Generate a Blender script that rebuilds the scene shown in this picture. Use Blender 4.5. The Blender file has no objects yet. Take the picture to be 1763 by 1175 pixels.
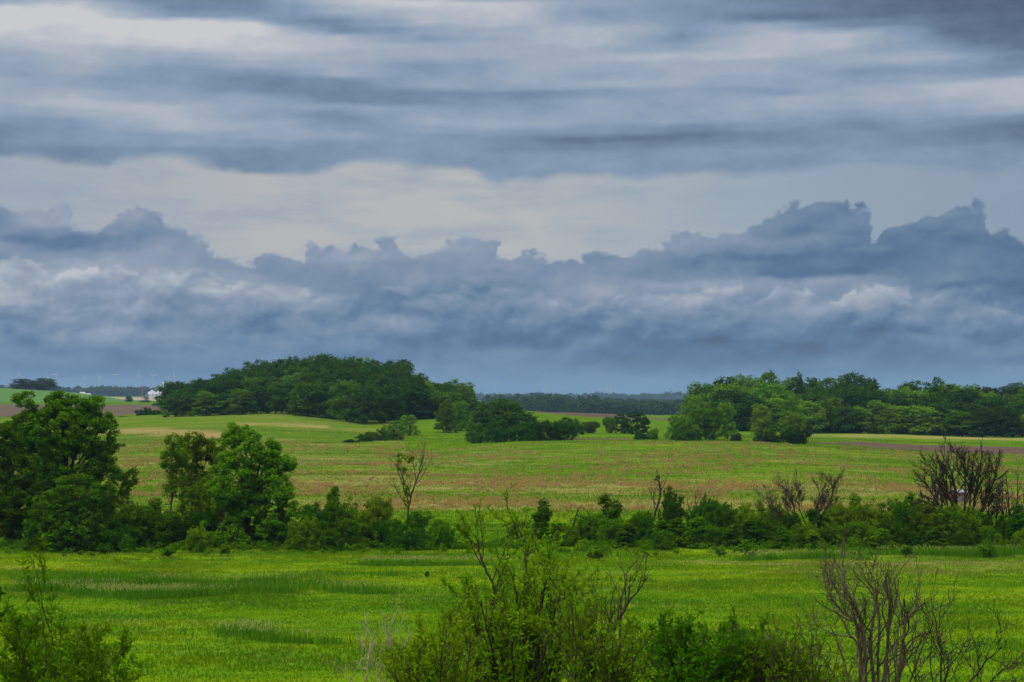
import bpy, math, random
import numpy as np

# ------------------------------------------------------------------ camera
F, CX, HOR, CZ = 3290.0, 881.5, 682.0, 10.0        # focal length in photo pixels, horizon row, eye height
sc = bpy.context.scene
col = sc.collection
cd = bpy.data.cameras.new('camera')
cam = bpy.data.objects.new('camera', cd); col.objects.link(cam)
cam.location = (0, 0, CZ); cam.rotation_euler = (math.radians(90), 0, 0)
cd.sensor_width = 36.0; cd.lens = 36.0 * F / 1763.0
cd.shift_y = (HOR - 587.5) / 1763.0
cd.clip_start = 0.5; cd.clip_end = 60000
sc.camera = cam
sc.view_settings.view_transform = 'Standard'
sc.view_settings.look = 'None'
sc.view_settings.gamma = 1.0
EXPO = 0.25
sc.view_settings.exposure = EXPO
cy = sc.cycles
cy.use_denoising = True
cy.max_bounces = 4; cy.diffuse_bounces = 2; cy.glossy_bounces = 1
cy.transmission_bounces = 2; cy.volume_bounces = 1; cy.transparent_max_bounces = 4
cy.sample_clamp_indirect = 4.0

# ------------------------------------------------------------------ node helper
class NT:
    def __init__(s, tree): s.t = tree; s.n = tree.nodes; s.l = tree.links
    def node(s, typ, **kw):
        n = s.n.new(typ)
        for k, v in kw.items(): setattr(n, k, v)
        return n
    def put(s, sock, v):
        if isinstance(v, bpy.types.NodeSocket): s.l.new(v, sock)
        elif v is not None: sock.default_value = v
    def m(s, op, a, b=None, c=None, clamp=False):
        n = s.n.new('ShaderNodeMath'); n.operation = op; n.use_clamp = clamp
        s.put(n.inputs[0], a); s.put(n.inputs[1], b); s.put(n.inputs[2], c)
        return n.outputs[0]
    def mapr(s, v, a, b, c=0.0, d=1.0, smooth=False):
        n = s.n.new('ShaderNodeMapRange')
        if smooth: n.interpolation_type = 'SMOOTHSTEP'
        s.put(n.inputs[0], v); s.put(n.inputs[1], a); s.put(n.inputs[2], b); s.put(n.inputs[3], c); s.put(n.inputs[4], d)
        return n.outputs[0]
    def noise(s, vec, scale, detail=4, rough=.5, dist=0.0, dim='3D'):
        n = s.n.new('ShaderNodeTexNoise'); n.noise_dimensions = dim
        s.put(n.inputs['Vector'], vec); n.inputs['Scale'].default_value = scale
        n.inputs['Detail'].default_value = detail; n.inputs['Roughness'].default_value = rough
        n.inputs['Distortion'].default_value = dist
        return n.outputs['Fac']
    def comb(s, x, y, z=0.0):
        n = s.n.new('ShaderNodeCombineXYZ'); s.put(n.inputs[0], x); s.put(n.inputs[1], y); s.put(n.inputs[2], z)
        return n.outputs[0]
    def mix(s, f, a, b, typ='MIX'):
        n = s.n.new('ShaderNodeMix'); n.data_type = 'RGBA'; n.blend_type = typ
        s.put(n.inputs[0], f); s.put(n.inputs[6], a); s.put(n.inputs[7], b)
        return n.outputs[2]
    def ramp(s, f, stops, interp='LINEAR'):
        n = s.n.new('ShaderNodeValToRGB'); cr = n.color_ramp; cr.interpolation = interp
        s.put(n.inputs[0], f)
        while len(cr.elements) < len(stops): cr.elements.new(0.5)
        for e, (p, c) in zip(cr.elements, stops):
            e.position = p
            e.color = (c, c, c, 1) if isinstance(c, (int, float)) else (*c[:3], 1)
        return n.outputs[0]
    def curve(s, f, pts):
        n = s.n.new('ShaderNodeFloatCurve'); cm = n.mapping; c = cm.curves[0]
        cm.clip_min_x, cm.clip_max_x, cm.clip_min_y, cm.clip_max_y = 0, 1, 0, 1
        while len(c.points) < len(pts): c.points.new(.5, .5)
        for p, (x, y) in zip(c.points, pts): p.location = (x, y); p.handle_type = 'AUTO_CLAMPED'
        cm.update(); s.put(n.inputs[1], f)
        return n.outputs[0]

def lin(c): return tuple(((v / 255 + .055) / 1.055) ** 2.4 if v > 10 else v / 255 / 12.92 for v in c)

# ------------------------------------------------------------------ sky
SUN_EL, SUN_AZ = 52.0, -125.0      # the veiled sun stands high, behind the camera and to the left
w = bpy.data.worlds.new('World'); sc.world = w; w.use_nodes = True
N = NT(w.node_tree); N.n.clear()
tc = N.node('ShaderNodeTexCoord'); sp = N.node('ShaderNodeSeparateXYZ'); N.l.new(tc.outputs['Generated'], sp.inputs[0])
dx, dy, dz = sp.outputs
az = N.m('ARCTAN2', dx, dy); el = N.m('ARCSINE', dz)
u0 = N.m('ADD', N.m('MULTIPLY', az, F / 1763.0), .5)            # 0..1 across the view
y0 = N.m('SUBTRACT', HOR, N.m('MULTIPLY', el, F))               # elevation in units of the photo's rows
# warps
vecm = N.comb(N.m('MULTIPLY', u0, 9.0), N.m('MULTIPLY', y0, .010))
vecs = N.comb(N.m('MULTIPLY', u0, 3.0), N.m('MULTIPLY', y0, .010))        # stretched for stratus
vecc = N.comb(N.m('MULTIPLY', u0, 15.0), N.m('MULTIPLY', y0, .014))      # even for cumulus
ws = N.m('SUBTRACT', N.noise(vecs, 1.6, 4, .55), .5)
wsu = N.m('SUBTRACT', N.noise(vecs, 1.1, 2, .5, dim='4D'), .5)
wc = N.m('SUBTRACT', N.noise(vecc, 1.0, 5, .5), .5)
wc2n = N.node('ShaderNodeTexNoise'); wc2n.noise_dimensions = '3D'; N.l.new(vecc, wc2n.inputs['Vector'])
wc2n.inputs['Scale'].default_value = 1.0; wc2n.inputs['Detail'].default_value = 4; wc2n.inputs['Roughness'].default_value = .55
sepc = N.node('ShaderNodeSeparateColor'); N.l.new(wc2n.outputs['Color'], sepc.inputs[0])
wcu = N.m('SUBTRACT', sepc.outputs[0], .5); wcv = N.m('SUBTRACT', sepc.outputs[1], .5)
fine = N.m('SUBTRACT', N.noise(vecc, 4.5, 5, .6, .3), .5)
up = N.m('PINGPONG', u0, 1.0)

def columns(uc, yv, ytop, step, strs):
    """brightness measured down thirteen columns of sky, blended across"""
    nrow = max(len(q) for q in strs); span = step * (nrow - 1)
    t = N.mapr(yv, ytop, ytop + span); x = N.m('MULTIPLY', uc, 12.0); acc = None
    for i, q in enumerate(strs):
        q = q + q[-1] * (nrow - len(q))
        r = N.ramp(t, [(j / (nrow - 1), int(ch) / 9.0) for j, ch in enumerate(q)], 'B_SPLINE' if False else 'EASE')
        wgt = N.m('SUBTRACT', 1.0, N.m('ABSOLUTE', N.m('SUBTRACT', x, float(i))), clamp=True)
        acc = N.m('MULTIPLY', r, wgt) if acc is None else N.m('MULTIPLY_ADD', r, wgt, acc)
    return acc
UP = ['4358998755566654333344', '3389988776556764443334', '3334998654455777554444', '4334988764335556543334',
      '7863377666333534544444', '6877546644533565444444', '5887666666534564334444', '5545776765645554234444',
      '5444435766655553234444', '3332677766546654334445', '2222377664566543444455', '2111223464577654334444',
      '2211111123477763223444']
LO = ['6654435566766444333234555', '7667533567665544543324455', '7755545666655544543223355', '8887765545665544433323455',
      '7776555654444444332233444', '7766556555433344322233444', '7766655555443332223333444', '7666555444565433222234444',
      '6655555444655432211124444', '5544343233654333211123333', '3333333222555543211223333', '3343333333244443222233333',
      '4433333222112333333233333']
uA = N.m('ADD', up, N.m('MULTIPLY', wcu, .07)); yA = N.m('ADD', y0, N.m('MULTIPLY', ws, 36.0))
valA = columns(uA, yA, 0, 15, UP)
valA = N.m('ADD', valA, N.m('MULTIPLY', N.m('SUBTRACT', N.noise(vecs, 3.0, 3, .5), .5), .12))
valA = N.m('ADD', N.m('MULTIPLY', valA, 1.16), -.10)
valA = N.m('ADD', valA, N.m('MULTIPLY', N.m('SUBTRACT', N.noise(vecm, 7.0, 5, .62), .5), .13))
valA = N.m('ADD', valA, N.m('MULTIPLY', N.m('SUBTRACT', N.noise(vecm, 2.2, 6, .6), .5), .32))
uB = N.m('ADD', up, N.m('MULTIPLY', wcu, .085)); yB = N.m('ADD', y0, N.m('MULTIPLY', wcv, 50.0))
valB = columns(uB, yB, 340, 15, LO)
# puffs: noise lit from above (difference of two samples), strongest in the cumulus deck
vecc_up = N.comb(N.m('SUBTRACT', N.m('MULTIPLY', u0, 15.0), .08), N.m('MULTIPLY', N.m('SUBTRACT', y0, 20.0), .014))
puff = N.m('SUBTRACT', N.noise(vecc, 1.05, 4, .46), N.noise(vecc_up, 1.05, 4, .46))
valB = N.m('ADD', valB, N.m('MULTIPLY', fine, .05))

def billow(vec, scale, det=2.5, rough=.5):
    v = N.node('ShaderNodeTexVoronoi'); v.feature = 'SMOOTH_F1'; v.inputs['Smoothness'].default_value = .35
    N.l.new(vec, v.inputs['Vector']); v.inputs['Scale'].default_value = scale
    v.inputs['Detail'].default_value = det; v.inputs['Roughness'].default_value = rough
    return N.m('SUBTRACT', .62, v.outputs['Distance'])
vecw = N.comb(N.m('ADD', N.m('MULTIPLY', u0, 17.63), N.m('MULTIPLY', wcu, 1.0)), N.m('ADD', N.m('MULTIPLY', y0, .012), N.m('MULTIPLY', wcv, 1.0)))
vecw_up = N.comb(N.m('ADD', N.m('ADD', N.m('MULTIPLY', u0, 17.63), -.05), N.m('MULTIPLY', wcu, 1.0)), N.m('ADD', N.m('MULTIPLY', N.m('SUBTRACT', y0, 9.0), .012), N.m('MULTIPLY', wcv, 1.0)))
bil = billow(vecw, 2.0, 2, .5); bil_up = billow(vecw_up, 2.0, 2, .5)
relief = N.m('MULTIPLY', N.m('SUBTRACT', bil, bil_up), 1.0)
ue = N.m('ADD', N.m('ADD', up, N.m('MULTIPLY', wcu, .045)), N.m('MULTIPLY', N.m('SUBTRACT', y0, 415.0), .32 / 1763.0))
def edge(pts):
    return N.m('MULTIPLY', N.curve(ue, [(px_ / 1763.0, v_ / 700.0) for px_, v_ in pts]), 700.0)
EA = edge([(0,285),(80,290),(160,292),(185,282),(260,284),(360,292),(440,303),(480,303),(530,292),(560,285),(640,285),
           (690,292),(790,300),(850,315),(880,315),(940,302),(1060,312),(1120,305),(1220,310),(1300,300),(1420,295),(1560,300),(1763,306)])
EB = edge([(0,366),(60,372),(110,362),(140,384),(165,394),(200,380),(235,366),(265,366),(300,384),(335,408),(370,424),(400,434),
           (440,440),(526,440),(534,422),(575,428),(592,436),(610,420),(650,424),(672,416),(705,438),(728,430),(775,412),(800,407),
           (862,414),(870,436),(890,446),(915,436),(950,440),(985,440),(1028,432),(1060,424),(1090,434),(1125,428),(1150,412),(1180,400),(1205,404),(1240,388),
           (1290,376),(1335,360),(1410,352),(1450,352),(1474,372),(1492,410),(1515,400),(1545,386),(1590,358),(1645,345),
           (1668,365),(1688,398),(1705,412),(1745,412),(1763,432)])
EC = edge([(0,428),(50,440),(90,432),(130,452),(200,446),(330,452),(440,470),(520,470),(620,490),(720,480),(860,470),(920,482),(1000,492),(1100,492),
           (1160,480),(1215,487),(1262,473),(1340,484),(1400,478),(1450,490),(1505,480),(1540,484),(1562,476),(1600,497),(1650,500),(1700,498),(1763,520)])
mA = N.mapr(N.m('SUBTRACT', N.m('ADD', y0, N.m('MULTIPLY', ws, 16.0)), N.m('ADD', EA, N.m('MULTIPLY', wc, 40.0))), -9, 10, smooth=True)
eb = N.m('SUBTRACT', N.m('ADD', y0, N.m('ADD', N.m('MULTIPLY', bil, 34.0), N.m('MULTIPLY', wc, 34.0))), N.m('SUBTRACT', N.m('ADD', EB, -5.0), N.m('MULTIPLY', fine, 20.0)))
mB = N.mapr(eb, -5, 8, smooth=True)
ec = N.m('SUBTRACT', N.m('ADD', y0, N.m('ADD', N.m('MULTIPLY', bil, 34.0), N.m('MULTIPLY', wc, 34.0))), N.m('SUBTRACT', N.m('ADD', EC, 10.0), N.m('MULTIPLY', fine, 14.0)))
mC = N.mapr(ec, -4, 9, smooth=True)
rim = N.m('MULTIPLY', mC, N.mapr(ec, 0, 60, 1, 0, smooth=True))
rimw = N.ramp(up, [(0, .7), (.2, .3), (.42, .2), (.55, .7), (.75, 1.0), (.9, .8), (1, .3)])
valB = N.m('ADD', valB, N.m('MULTIPLY', N.m('MULTIPLY', rim, rimw), .22))
mP = N.mapr(mC, 0, 1, .4, 1)
valB = N.m('ADD', valB, N.m('MULTIPLY', N.m('MULTIPLY', relief, mP), N.mapr(y0, 560, 640, .24, .06)))
valB = N.m('ADD', valB, N.m('MULTIPLY', N.m('MULTIPLY', puff, mP), N.mapr(y0, 540, 660, 1.1, .55)))
palA = [(0, lin((74,90,118))), (.14, lin((92,110,138))), (.33, lin((116,138,164))), (.5, lin((136,157,181))), (.7, lin((162,173,189))), (.85, lin((184,188,197))), (1, lin((208,207,208)))]
palB = [(0, lin((44,60,92))), (.14, lin((56,86,124))), (.25, lin((72,102,138))), (.38, lin((98,124,153))), (.52, lin((122,140,165))), (.7, lin((151,161,178))), (.85, lin((176,182,192))), (1, lin((200,200,202)))]
cA = N.ramp(valA, palA); cB = N.ramp(valB, palB)
gap = N.ramp(N.m('ADD', up, N.m('MULTIPLY', wsu, .1)),
             [(0, lin((160,170,182))), (.12, lin((172,177,182))), (.28, lin((188,186,184))), (.5, lin((189,188,184))), (.62, lin((172,178,183))), (.8, lin((150,166,180))), (1, lin((136,152,170)))])
gap = N.mix(N.mapr(N.m('ADD', N.m('MULTIPLY', N.noise(vecs, 2.3, 6, .6), .6), N.m('MULTIPLY', N.noise(vecm, 1.3, 5, .6), .4)), .46, .60, 0, .5), gap, (*lin((142,160,180)), 1))
skyc = N.mix(mA, cA, gap); skyc = N.mix(mB, skyc, cB)
# towards the zenith the overcast is brighter, with soft rolls
zen = N.ramp(N.noise(tc.outputs['Generated'], 3.0, 5, .55), [(.3, (1.15, 1.15, 1.12)), (.7, (2.3, 2.2, 2.0))])
skyc = N.mix(N.mapr(el, .24, .62, 0, 1, smooth=True), skyc, zen)
hsv = N.node('ShaderNodeHueSaturation'); N.l.new(skyc, hsv.inputs['Color']); hsv.inputs['Saturation'].default_value = .97
bgc = N.node('ShaderNodeBackground'); N.l.new(hsv.outputs[0], bgc.inputs[0]); bgc.inputs[1].default_value = 1.0 / 2 ** EXPO
st = N.node('ShaderNodeTexSky'); st.sky_type = 'NISHITA'; st.sun_disc = False
st.sun_elevation = math.radians(SUN_EL); st.sun_rotation = math.radians(SUN_AZ)
bgn = N.node('ShaderNodeBackground'); N.l.new(st.outputs[0], bgn.inputs[0]); bgn.inputs[1].default_value = 0.08
mx = N.node('ShaderNodeMixShader'); mx.inputs[0].default_value = .95
N.l.new(bgn.outputs[0], mx.inputs[1]); N.l.new(bgc.outputs[0], mx.inputs[2])
ow = N.node('ShaderNodeOutputWorld'); N.l.new(mx.outputs[0], ow.inputs[0])
w.cycles.sampling_method = 'MANUAL'; w.cycles.sample_map_resolution = 512

sd = bpy.data.lights.new('sun', 'SUN'); sd.energy = 1.5; sd.angle = math.radians(12); sd.color = (1, .95, .86)
sun = bpy.data.objects.new('sun', sd); col.objects.link(sun)
sun.rotation_euler = (math.radians(90 - SUN_EL), 0, math.radians(180 - SUN_AZ))

# ------------------------------------------------------------------ terrain height
def smooth_noise(seed, n=256):
    return np.random.default_rng(seed).random((n, n))
_L = [smooth_noise(s) for s in (1, 2, 3, 4)]
def vnoise(x, y, k=0):
    g = _L[k]; n = g.shape[0]
    xi = np.floor(x).astype(int); yi = np.floor(y).astype(int)
    fx = x - xi; fy = y - yi; fx = fx * fx * (3 - 2 * fx); fy = fy * fy * (3 - 2 * fy)
    a = g[xi % n, yi % n]; b = g[(xi + 1) % n, yi % n]; c = g[xi % n, (yi + 1) % n]; d = g[(xi + 1) % n, (yi + 1) % n]
    return (a * (1 - fx) + b * fx) * (1 - fy) + (c * (1 - fx) + d * fx) * fy - .5
TAIL_L = [(1500, 693), (2500, 688), (3500, 681.5), (9000, 682), (26000, 682)]
TAIL_C = [(1400, 715), (2000, 708), (4000, 694), (9000, 690), (26000, 685)]
PROF = {
 -400: [(220,838),(300,795),(350,775),(400,755),(450,733),(480,724),(520,722),(600,719),(900,697),(1000,694),(1200,669),(1300,668),(2000,684),(2500,686)] + TAIL_L[2:],
 0: [(220,838),(300,795),(350,775),(400,755),(450,733),(480,724),(520,722),(600,719),(900,697),(1000,694),(1200,669),(1300,668),(2000,684),(2500,686)] + TAIL_L[2:],
 150: [(220,838),(300,795),(350,775),(400,755),(450,733),(480,723),(520,721),(600,719),(900,697),(1000,694),(1200,678),(1300,677),(1600,684)] + TAIL_L[1:],
 230: [(220,837),(300,793),(350,772),(400,752),(450,730),(480,721),(520,720),(600,719),(900,697),(1000,694.5),(1200,694)] + TAIL_L,
 300: [(220,835),(300,790),(350,768),(400,748),(450,726),(480,719),(500,717),(560,709),(600,706),(700,708),(900,698),(1200,694)] + TAIL_L,
 480: [(220,835),(300,790),(350,768),(400,750),(440,727),(470,714),(490,711),(560,694),(600,688),(700,690),(900,697),(1200,694)] + TAIL_L,
 560: [(220,835),(300,790),(350,770),(400,752),(440,734),(470,722),(490,716),(560,693),(600,686),(700,690),(900,698),(1200,695)] + TAIL_L,
 640: [(220,835),(300,790),(350,772),(400,755),(450,736),(480,728),(500,722),(560,699),(600,692),(700,695),(900,700),(1200,698)] + TAIL_L,
 760: [(220,836),(300,792),(350,775),(400,757),(430,746),(450,738),(480,726),(520,714),(600,712),(700,710),(900,705),(1200,702),(1500,700),(2500,690),(4000,686),(9000,684),(26000,682)],
 880: [(220,836),(300,790),(340,767),(365,758),(420,752),(450,740),(500,720),(560,704),(600,703),(700,708),(1000,712)] + TAIL_C,
 1020: [(220,836),(300,788),(340,766),(365,757),(400,757),(450,748),(500,742),(560,729),(620,722),(800,712),(900,712.5)] + TAIL_C,
 1150: [(220,835),(300,786),(340,764),(365,757),(400,754),(450,748),(500,741),(600,731),(700,724),(850,720)] + TAIL_C,
 1300: [(220,834),(300,782),(340,763),(365,757),(400,754),(450,747),(500,744),(600,738),(800,726)] + TAIL_C,
 1400: [(220,836),(300,784),(340,768),(370,763),(400,758),(450,750),(500,745),(600,739),(800,727)] + TAIL_C,
 1763: [(220,842),(300,805),(350,785),(400,769),(450,757),(490,751),(600,743),(800,728),(1400,708),(2000,703),(4000,692),(9000,689),(26000,685)],
 2400: [(220,842),(300,805),(350,785),(400,769),(450,757),(490,751),(600,743),(800,728),(1400,708),(2000,703),(4000,692),(9000,689),(26000,685)],
}
LY = np.arange(math.log(127), math.log(26000) + .01, .01)
PX = np.arange(-400, 2401, 20.0)
_cols = sorted(PROF); _tab = []
for c in _cols:
    pts = [(100, HOR + F * CZ / 100), (127, HOR + F * CZ / 127), (160, HOR + F * CZ / 160)] + PROF[c]
    _tab.append(np.interp(LY, [math.log(p[0]) for p in pts], [CZ - (p[1] - HOR) / F * p[0] for p in pts]))
_tab = np.array(_tab)
HT = np.array([np.interp(PX, _cols, _tab[:, j]) for j in range(len(LY))]).T      # [px, Y]
def blur(a, axis, s):
    k = np.exp(-.5 * (np.arange(-3 * s, 3 * s + 1) / s) ** 2); k /= k.sum()
    pad = [(0, 0), (0, 0)]; pad[axis] = (3 * s, 3 * s)
    ap = np.pad(a, pad, mode='edge')
    return np.apply_along_axis(lambda v: np.convolve(v, k, 'valid'), axis, ap)
HT = blur(blur(HT, 0, 2), 1, 2)
def height(X, Y):
    X = np.asarray(X, float); Y = np.asarray(Y, float)
    Ys = np.maximum(Y, 20.0)
    px = np.clip(CX + F * X / Ys, -400, 2399.9); ly = np.clip(np.log(Ys), LY[0], LY[-1] - 1e-6)
    a = (px + 400) / 20; b = (ly - LY[0]) / .01
    ai = np.clip(a.astype(int), 0, len(PX) - 2); bi = np.clip(b.astype(int), 0, len(LY) - 2); fa = a - ai; fb = b - bi
    z = (HT[ai, bi] * (1 - fa) + HT[ai + 1, bi] * fa) * (1 - fb) + (HT[ai, bi + 1] * (1 - fa) + HT[ai + 1, bi + 1] * fa) * fb
    z = np.where(Ys < 127, 0.0, z)
    z = z + .9 * np.exp(-((Ys - 398) / 9) ** 2) * np.exp(-((px - 520) / 110) ** 4) + .35 * np.exp(-((Ys - 268 - (px - 700) * .12) / 4) ** 2) * np.exp(-((px - 810) / 110) ** 4)
    amp = np.clip((Ys - 60) / 300, .15, 1)
    z = z + amp * (.5 * vnoise(X / 23, Y / 17, 0) + .22 * vnoise(X / 7, Y / 5, 1)) * np.clip(2 - Ys / 3000, 0, 1)
    bank = np.clip(8.3 - .25 * np.maximum(Y, 0), 0, 8.3)
    return np.where(Y < 60, np.maximum(bank, z * np.clip(Y / 60, 0, 1)), z)
def hz(x, y): return float(height(np.array([x]), np.array([y]))[0])
def Yat(px, y, y0_, y1_):
    Y = np.linspace(y0_, y1_, 400); X = (px - CX) / F * Y
    s = HOR + F * (CZ - height(X, Y)) / Y
    return float(Y[np.argmin(np.abs(s - y) + np.arange(400) * 1e-4)])

# ------------------------------------------------------------------ mesh builder
class MB:
    def __init__(s): s.v = []; s.f = []; s.nv = 0; s.m = []; s.sm = []
    def add(s, v, f, mat=0, smooth=False):
        v = np.asarray(v, float).reshape(-1, 3); f = np.asarray(f, int)
        if len(f) == 0: return
        s.v.append(v); s.f.append(f + s.nv); s.nv += len(v); s.m.append(np.full(len(f), mat)); s.sm.append(np.full(len(f), smooth))
    def tube(s, path, rad, k=5, mat=0, cap=False):
        P = np.asarray(path, float); n = len(P); R = np.broadcast_to(np.asarray(rad, float), (n,))
        T = np.gradient(P, axis=0); T /= np.linalg.norm(T, axis=1)[:, None] + 1e-9
        ref = np.array([1, 0, 0]) if abs(T[0][0]) < .8 else np.array([0, 1, 0])
        A = np.cross(T, ref); A /= np.linalg.norm(A, axis=1)[:, None] + 1e-9; B = np.cross(T, A)
        th = np.arange(k) * 2 * math.pi / k
        V = P[:, None] + R[:, None, None] * (np.cos(th)[None, :, None] * A[:, None] + np.sin(th)[None, :, None] * B[:, None])
        i = np.arange(n - 1)[:, None] * k; j = np.arange(k)[None]; j2 = (j + 1) % k
        s.add(V, np.stack([i + j, i + j2, i + k + j2, i + k + j], -1).reshape(-1, 4), mat, True)
    def quads(s, c, t, b, L, W, mat=0):
        """pointed leaf shaped quads"""
        n = len(c); t = t * (np.asarray(L) / 2).reshape(-1, 1); b = b * (np.asarray(W) / 2).reshape(-1, 1)
        V = np.stack([c - t, c + b - t * .1, c + t, c - b - t * .1], 1)
        s.add(V, np.arange(n * 4).reshape(n, 4), mat)
    def box(s, c, d, mat=0):
        x, y, z = c; a, b, h = d[0] / 2, d[1] / 2, d[2] / 2
        V = [(x + i * a, y + j * b, z + k * h) for i in (-1, 1) for j in (-1, 1) for k in (-1, 1)]
        s.add(V, [(0, 1, 3, 2), (4, 6, 7, 5), (0, 4, 5, 1), (2, 3, 7, 6), (0, 2, 6, 4), (1, 5, 7, 3)], mat)
    def data(s, name, mats, attrs=None):
        me = bpy.data.meshes.new(name)
        V = np.concatenate(s.v); me.vertices.add(len(V)); me.vertices.foreach_set('co', V.astype(np.float32).ravel())
        sizes = np.concatenate([np.full(len(f), f.shape[1]) for f in s.f]); loops = np.concatenate([f.ravel() for f in s.f])
        me.loops.add(len(loops)); me.loops.foreach_set('vertex_index', loops.astype(np.int32))
        me.polygons.add(len(sizes)); st_ = np.concatenate([[0], np.cumsum(sizes)[:-1]])
        me.polygons.foreach_set('loop_start', st_.astype(np.int32)); me.polygons.foreach_set('loop_total', sizes.astype(np.int32))
        me.polygons.foreach_set('material_index', np.concatenate(s.m).astype(np.int32))
        me.polygons.foreach_set('use_smooth', np.concatenate(s.sm))
        for m_ in (mats if isinstance(mats, (list, tuple)) else [mats]): me.materials.append(m_)
        if attrs:
            for k, a in attrs.items():
                at = me.attributes.new(k, 'FLOAT', 'POINT'); at.data.foreach_set('value', np.asarray(a, np.float32))
        me.update(calc_edges=True)
        return me
    def bounds(s): V = np.concatenate(s.v); return np.percentile(V, 1, axis=0), np.percentile(V, 99, axis=0)

def link(name, data, parent=None, mat=None):
    o = bpy.data.objects.new(name, data); col.objects.link(o); o.parent = parent
    if mat is not None:
        for sl in o.material_slots: sl.link = 'OBJECT'; sl.material = mat
    return o
def tag(o, label=None, cat=None, group=None, kind=None):
    if label: o['label'] = label
    if cat: o['category'] = cat
    if group: o['group'] = group
    if kind: o['kind'] = kind
    return o
def empty(name, loc, rz=0):
    o = bpy.data.objects.new(name, None); col.objects.link(o); o.location = loc; o.rotation_euler = (0, 0, rz)
    o.empty_display_size = .5
    return o

# ------------------------------------------------------------------ materials
def mat(name):
    m = bpy.data.materials.new(name); m.use_nodes = True; n = NT(m.node_tree); n.n.clear(); return m, n
def finish(n, colr, rough=.8, spec=.2, bump=None, trans=None):
    p = n.node('ShaderNodeBsdfPrincipled'); n.put(p.inputs['Base Color'], colr)
    p.inputs['Roughness'].default_value = rough; p.inputs['Specular IOR Level'].default_value = spec
    if bump is not None: n.l.new(bump, p.inputs['Normal'])
    o = n.node('ShaderNodeOutputMaterial'); out = p.outputs[0]
    if trans:
        t = n.node('ShaderNodeBsdfTranslucent'); n.put(t.inputs[0], n.mix(1.0, colr, (1.3, 1.25, .7, 1), 'MULTIPLY'))
        mxs = n.node('ShaderNodeMixShader'); mxs.inputs[0].default_value = trans
        n.l.new(out, mxs.inputs[1]); n.l.new(t.outputs[0], mxs.inputs[2]); out = mxs.outputs[0]
    n.l.new(out, o.inputs[0])
def matte(n, colr, trans, bump=None):
    d = n.node('ShaderNodeBsdfDiffuse'); n.put(d.inputs[0], colr); out = d.outputs[0]
    if bump is not None: n.l.new(bump, d.inputs['Normal'])
    if trans:
        t = n.node('ShaderNodeBsdfTranslucent'); n.put(t.inputs[0], n.mix(1.0, colr, (1.35, 1.25, .6, 1), 'MULTIPLY'))
        mxs = n.node('ShaderNodeMixShader'); mxs.inputs[0].default_value = trans
        n.l.new(out, mxs.inputs[1]); n.l.new(t.outputs[0], mxs.inputs[2]); out = mxs.outputs[0]
    o = n.node('ShaderNodeOutputMaterial'); n.l.new(out, o.inputs[0])
def foliage(name, dark, light, scale=.9, trans=.3, rnd=.35, yellow=None):
    m, n = mat(name)
    tcn = n.node('ShaderNodeTexCoord'); oi = n.node('ShaderNodeObjectInfo')
    gm = n.node('ShaderNodeNewGeometry')
    f = n.mapr(n.noise(tcn.outputs['Object'], scale, 3, .6), .32, .68)
    f = n.m('ADD', n.m('MULTIPLY', f, .65), n.m('MULTIPLY', gm.outputs['Random Per Island'], .35))
    c = n.mix(f, (*dark, 1), (*light, 1))
    v = n.mapr(oi.outputs['Random'], 0, 1, 1 - rnd, 1 + rnd)
    h = n.node('ShaderNodeHueSaturation'); n.l.new(c, h.inputs['Color']); n.l.new(v, h.inputs['Value'])
    n.l.new(n.mapr(n.m('FRACT', n.m('MULTIPLY', oi.outputs['Random'], 7.31)), 0, 1, .478, .502), h.inputs['Hue'])
    matte(n, h.outputs[0], trans)
    return m
FOL = {
 'deep':   foliage('foliage_deep', (.012, .052, .0015), (.036, .125, .003)),
 'mid':    foliage('foliage_mid', (.021, .082, .002), (.066, .183, .004)),
 'bright': foliage('foliage_bright', (.030, .105, .002), (.090, .215, .004)),
 'olive':  foliage('foliage_olive', (.042, .108, .002), (.105, .205, .004)),
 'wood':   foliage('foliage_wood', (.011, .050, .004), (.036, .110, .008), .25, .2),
 'woodpale':foliage('foliage_wood_pale', (.034, .115, .004), (.095, .225, .008), .25, .25),  # trees and bushes whose own leaves are a lighter green
 'yellow': foliage('foliage_yellow', (.060, .150, .003), (.125, .240, .006)),
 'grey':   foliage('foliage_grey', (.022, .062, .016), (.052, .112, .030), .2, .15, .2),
 'fore':   foliage('foliage_fore', (.020, .105, .002), (.090, .245, .005), 3.0, .35),
 'foreol': foliage('foliage_fore_olive', (.040, .115, .002), (.135, .245, .006), 3.0, .35),
}
def bark(name, c1, c2, sc_=3.0):
    m, n = mat(name); t = n.node('ShaderNodeTexCoord')
    mp = n.node('ShaderNodeMapping'); mp.inputs['Scale'].default_value = (1, 1, .25); n.l.new(t.outputs['Object'], mp.inputs[0])
    f = n.mapr(n.noise(mp.outputs[0], sc_, 5, .65), .35, .65)
    finish(n, n.mix(f, (*c1, 1), (*c2, 1)), .9, .1); return m
BARK = bark('bark_brown', (.028, .021, .014), (.080, .062, .042))
DARKBARK = bark('bark_dark', (.016, .012, .009), (.050, .036, .025))
GREYBARK = bark('bark_grey', (.035, .026, .018), (.115, .090, .066))
PALEBARK = bark('bark_pale', (.10, .07, .045), (.36, .28, .20), 2.0)

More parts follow.
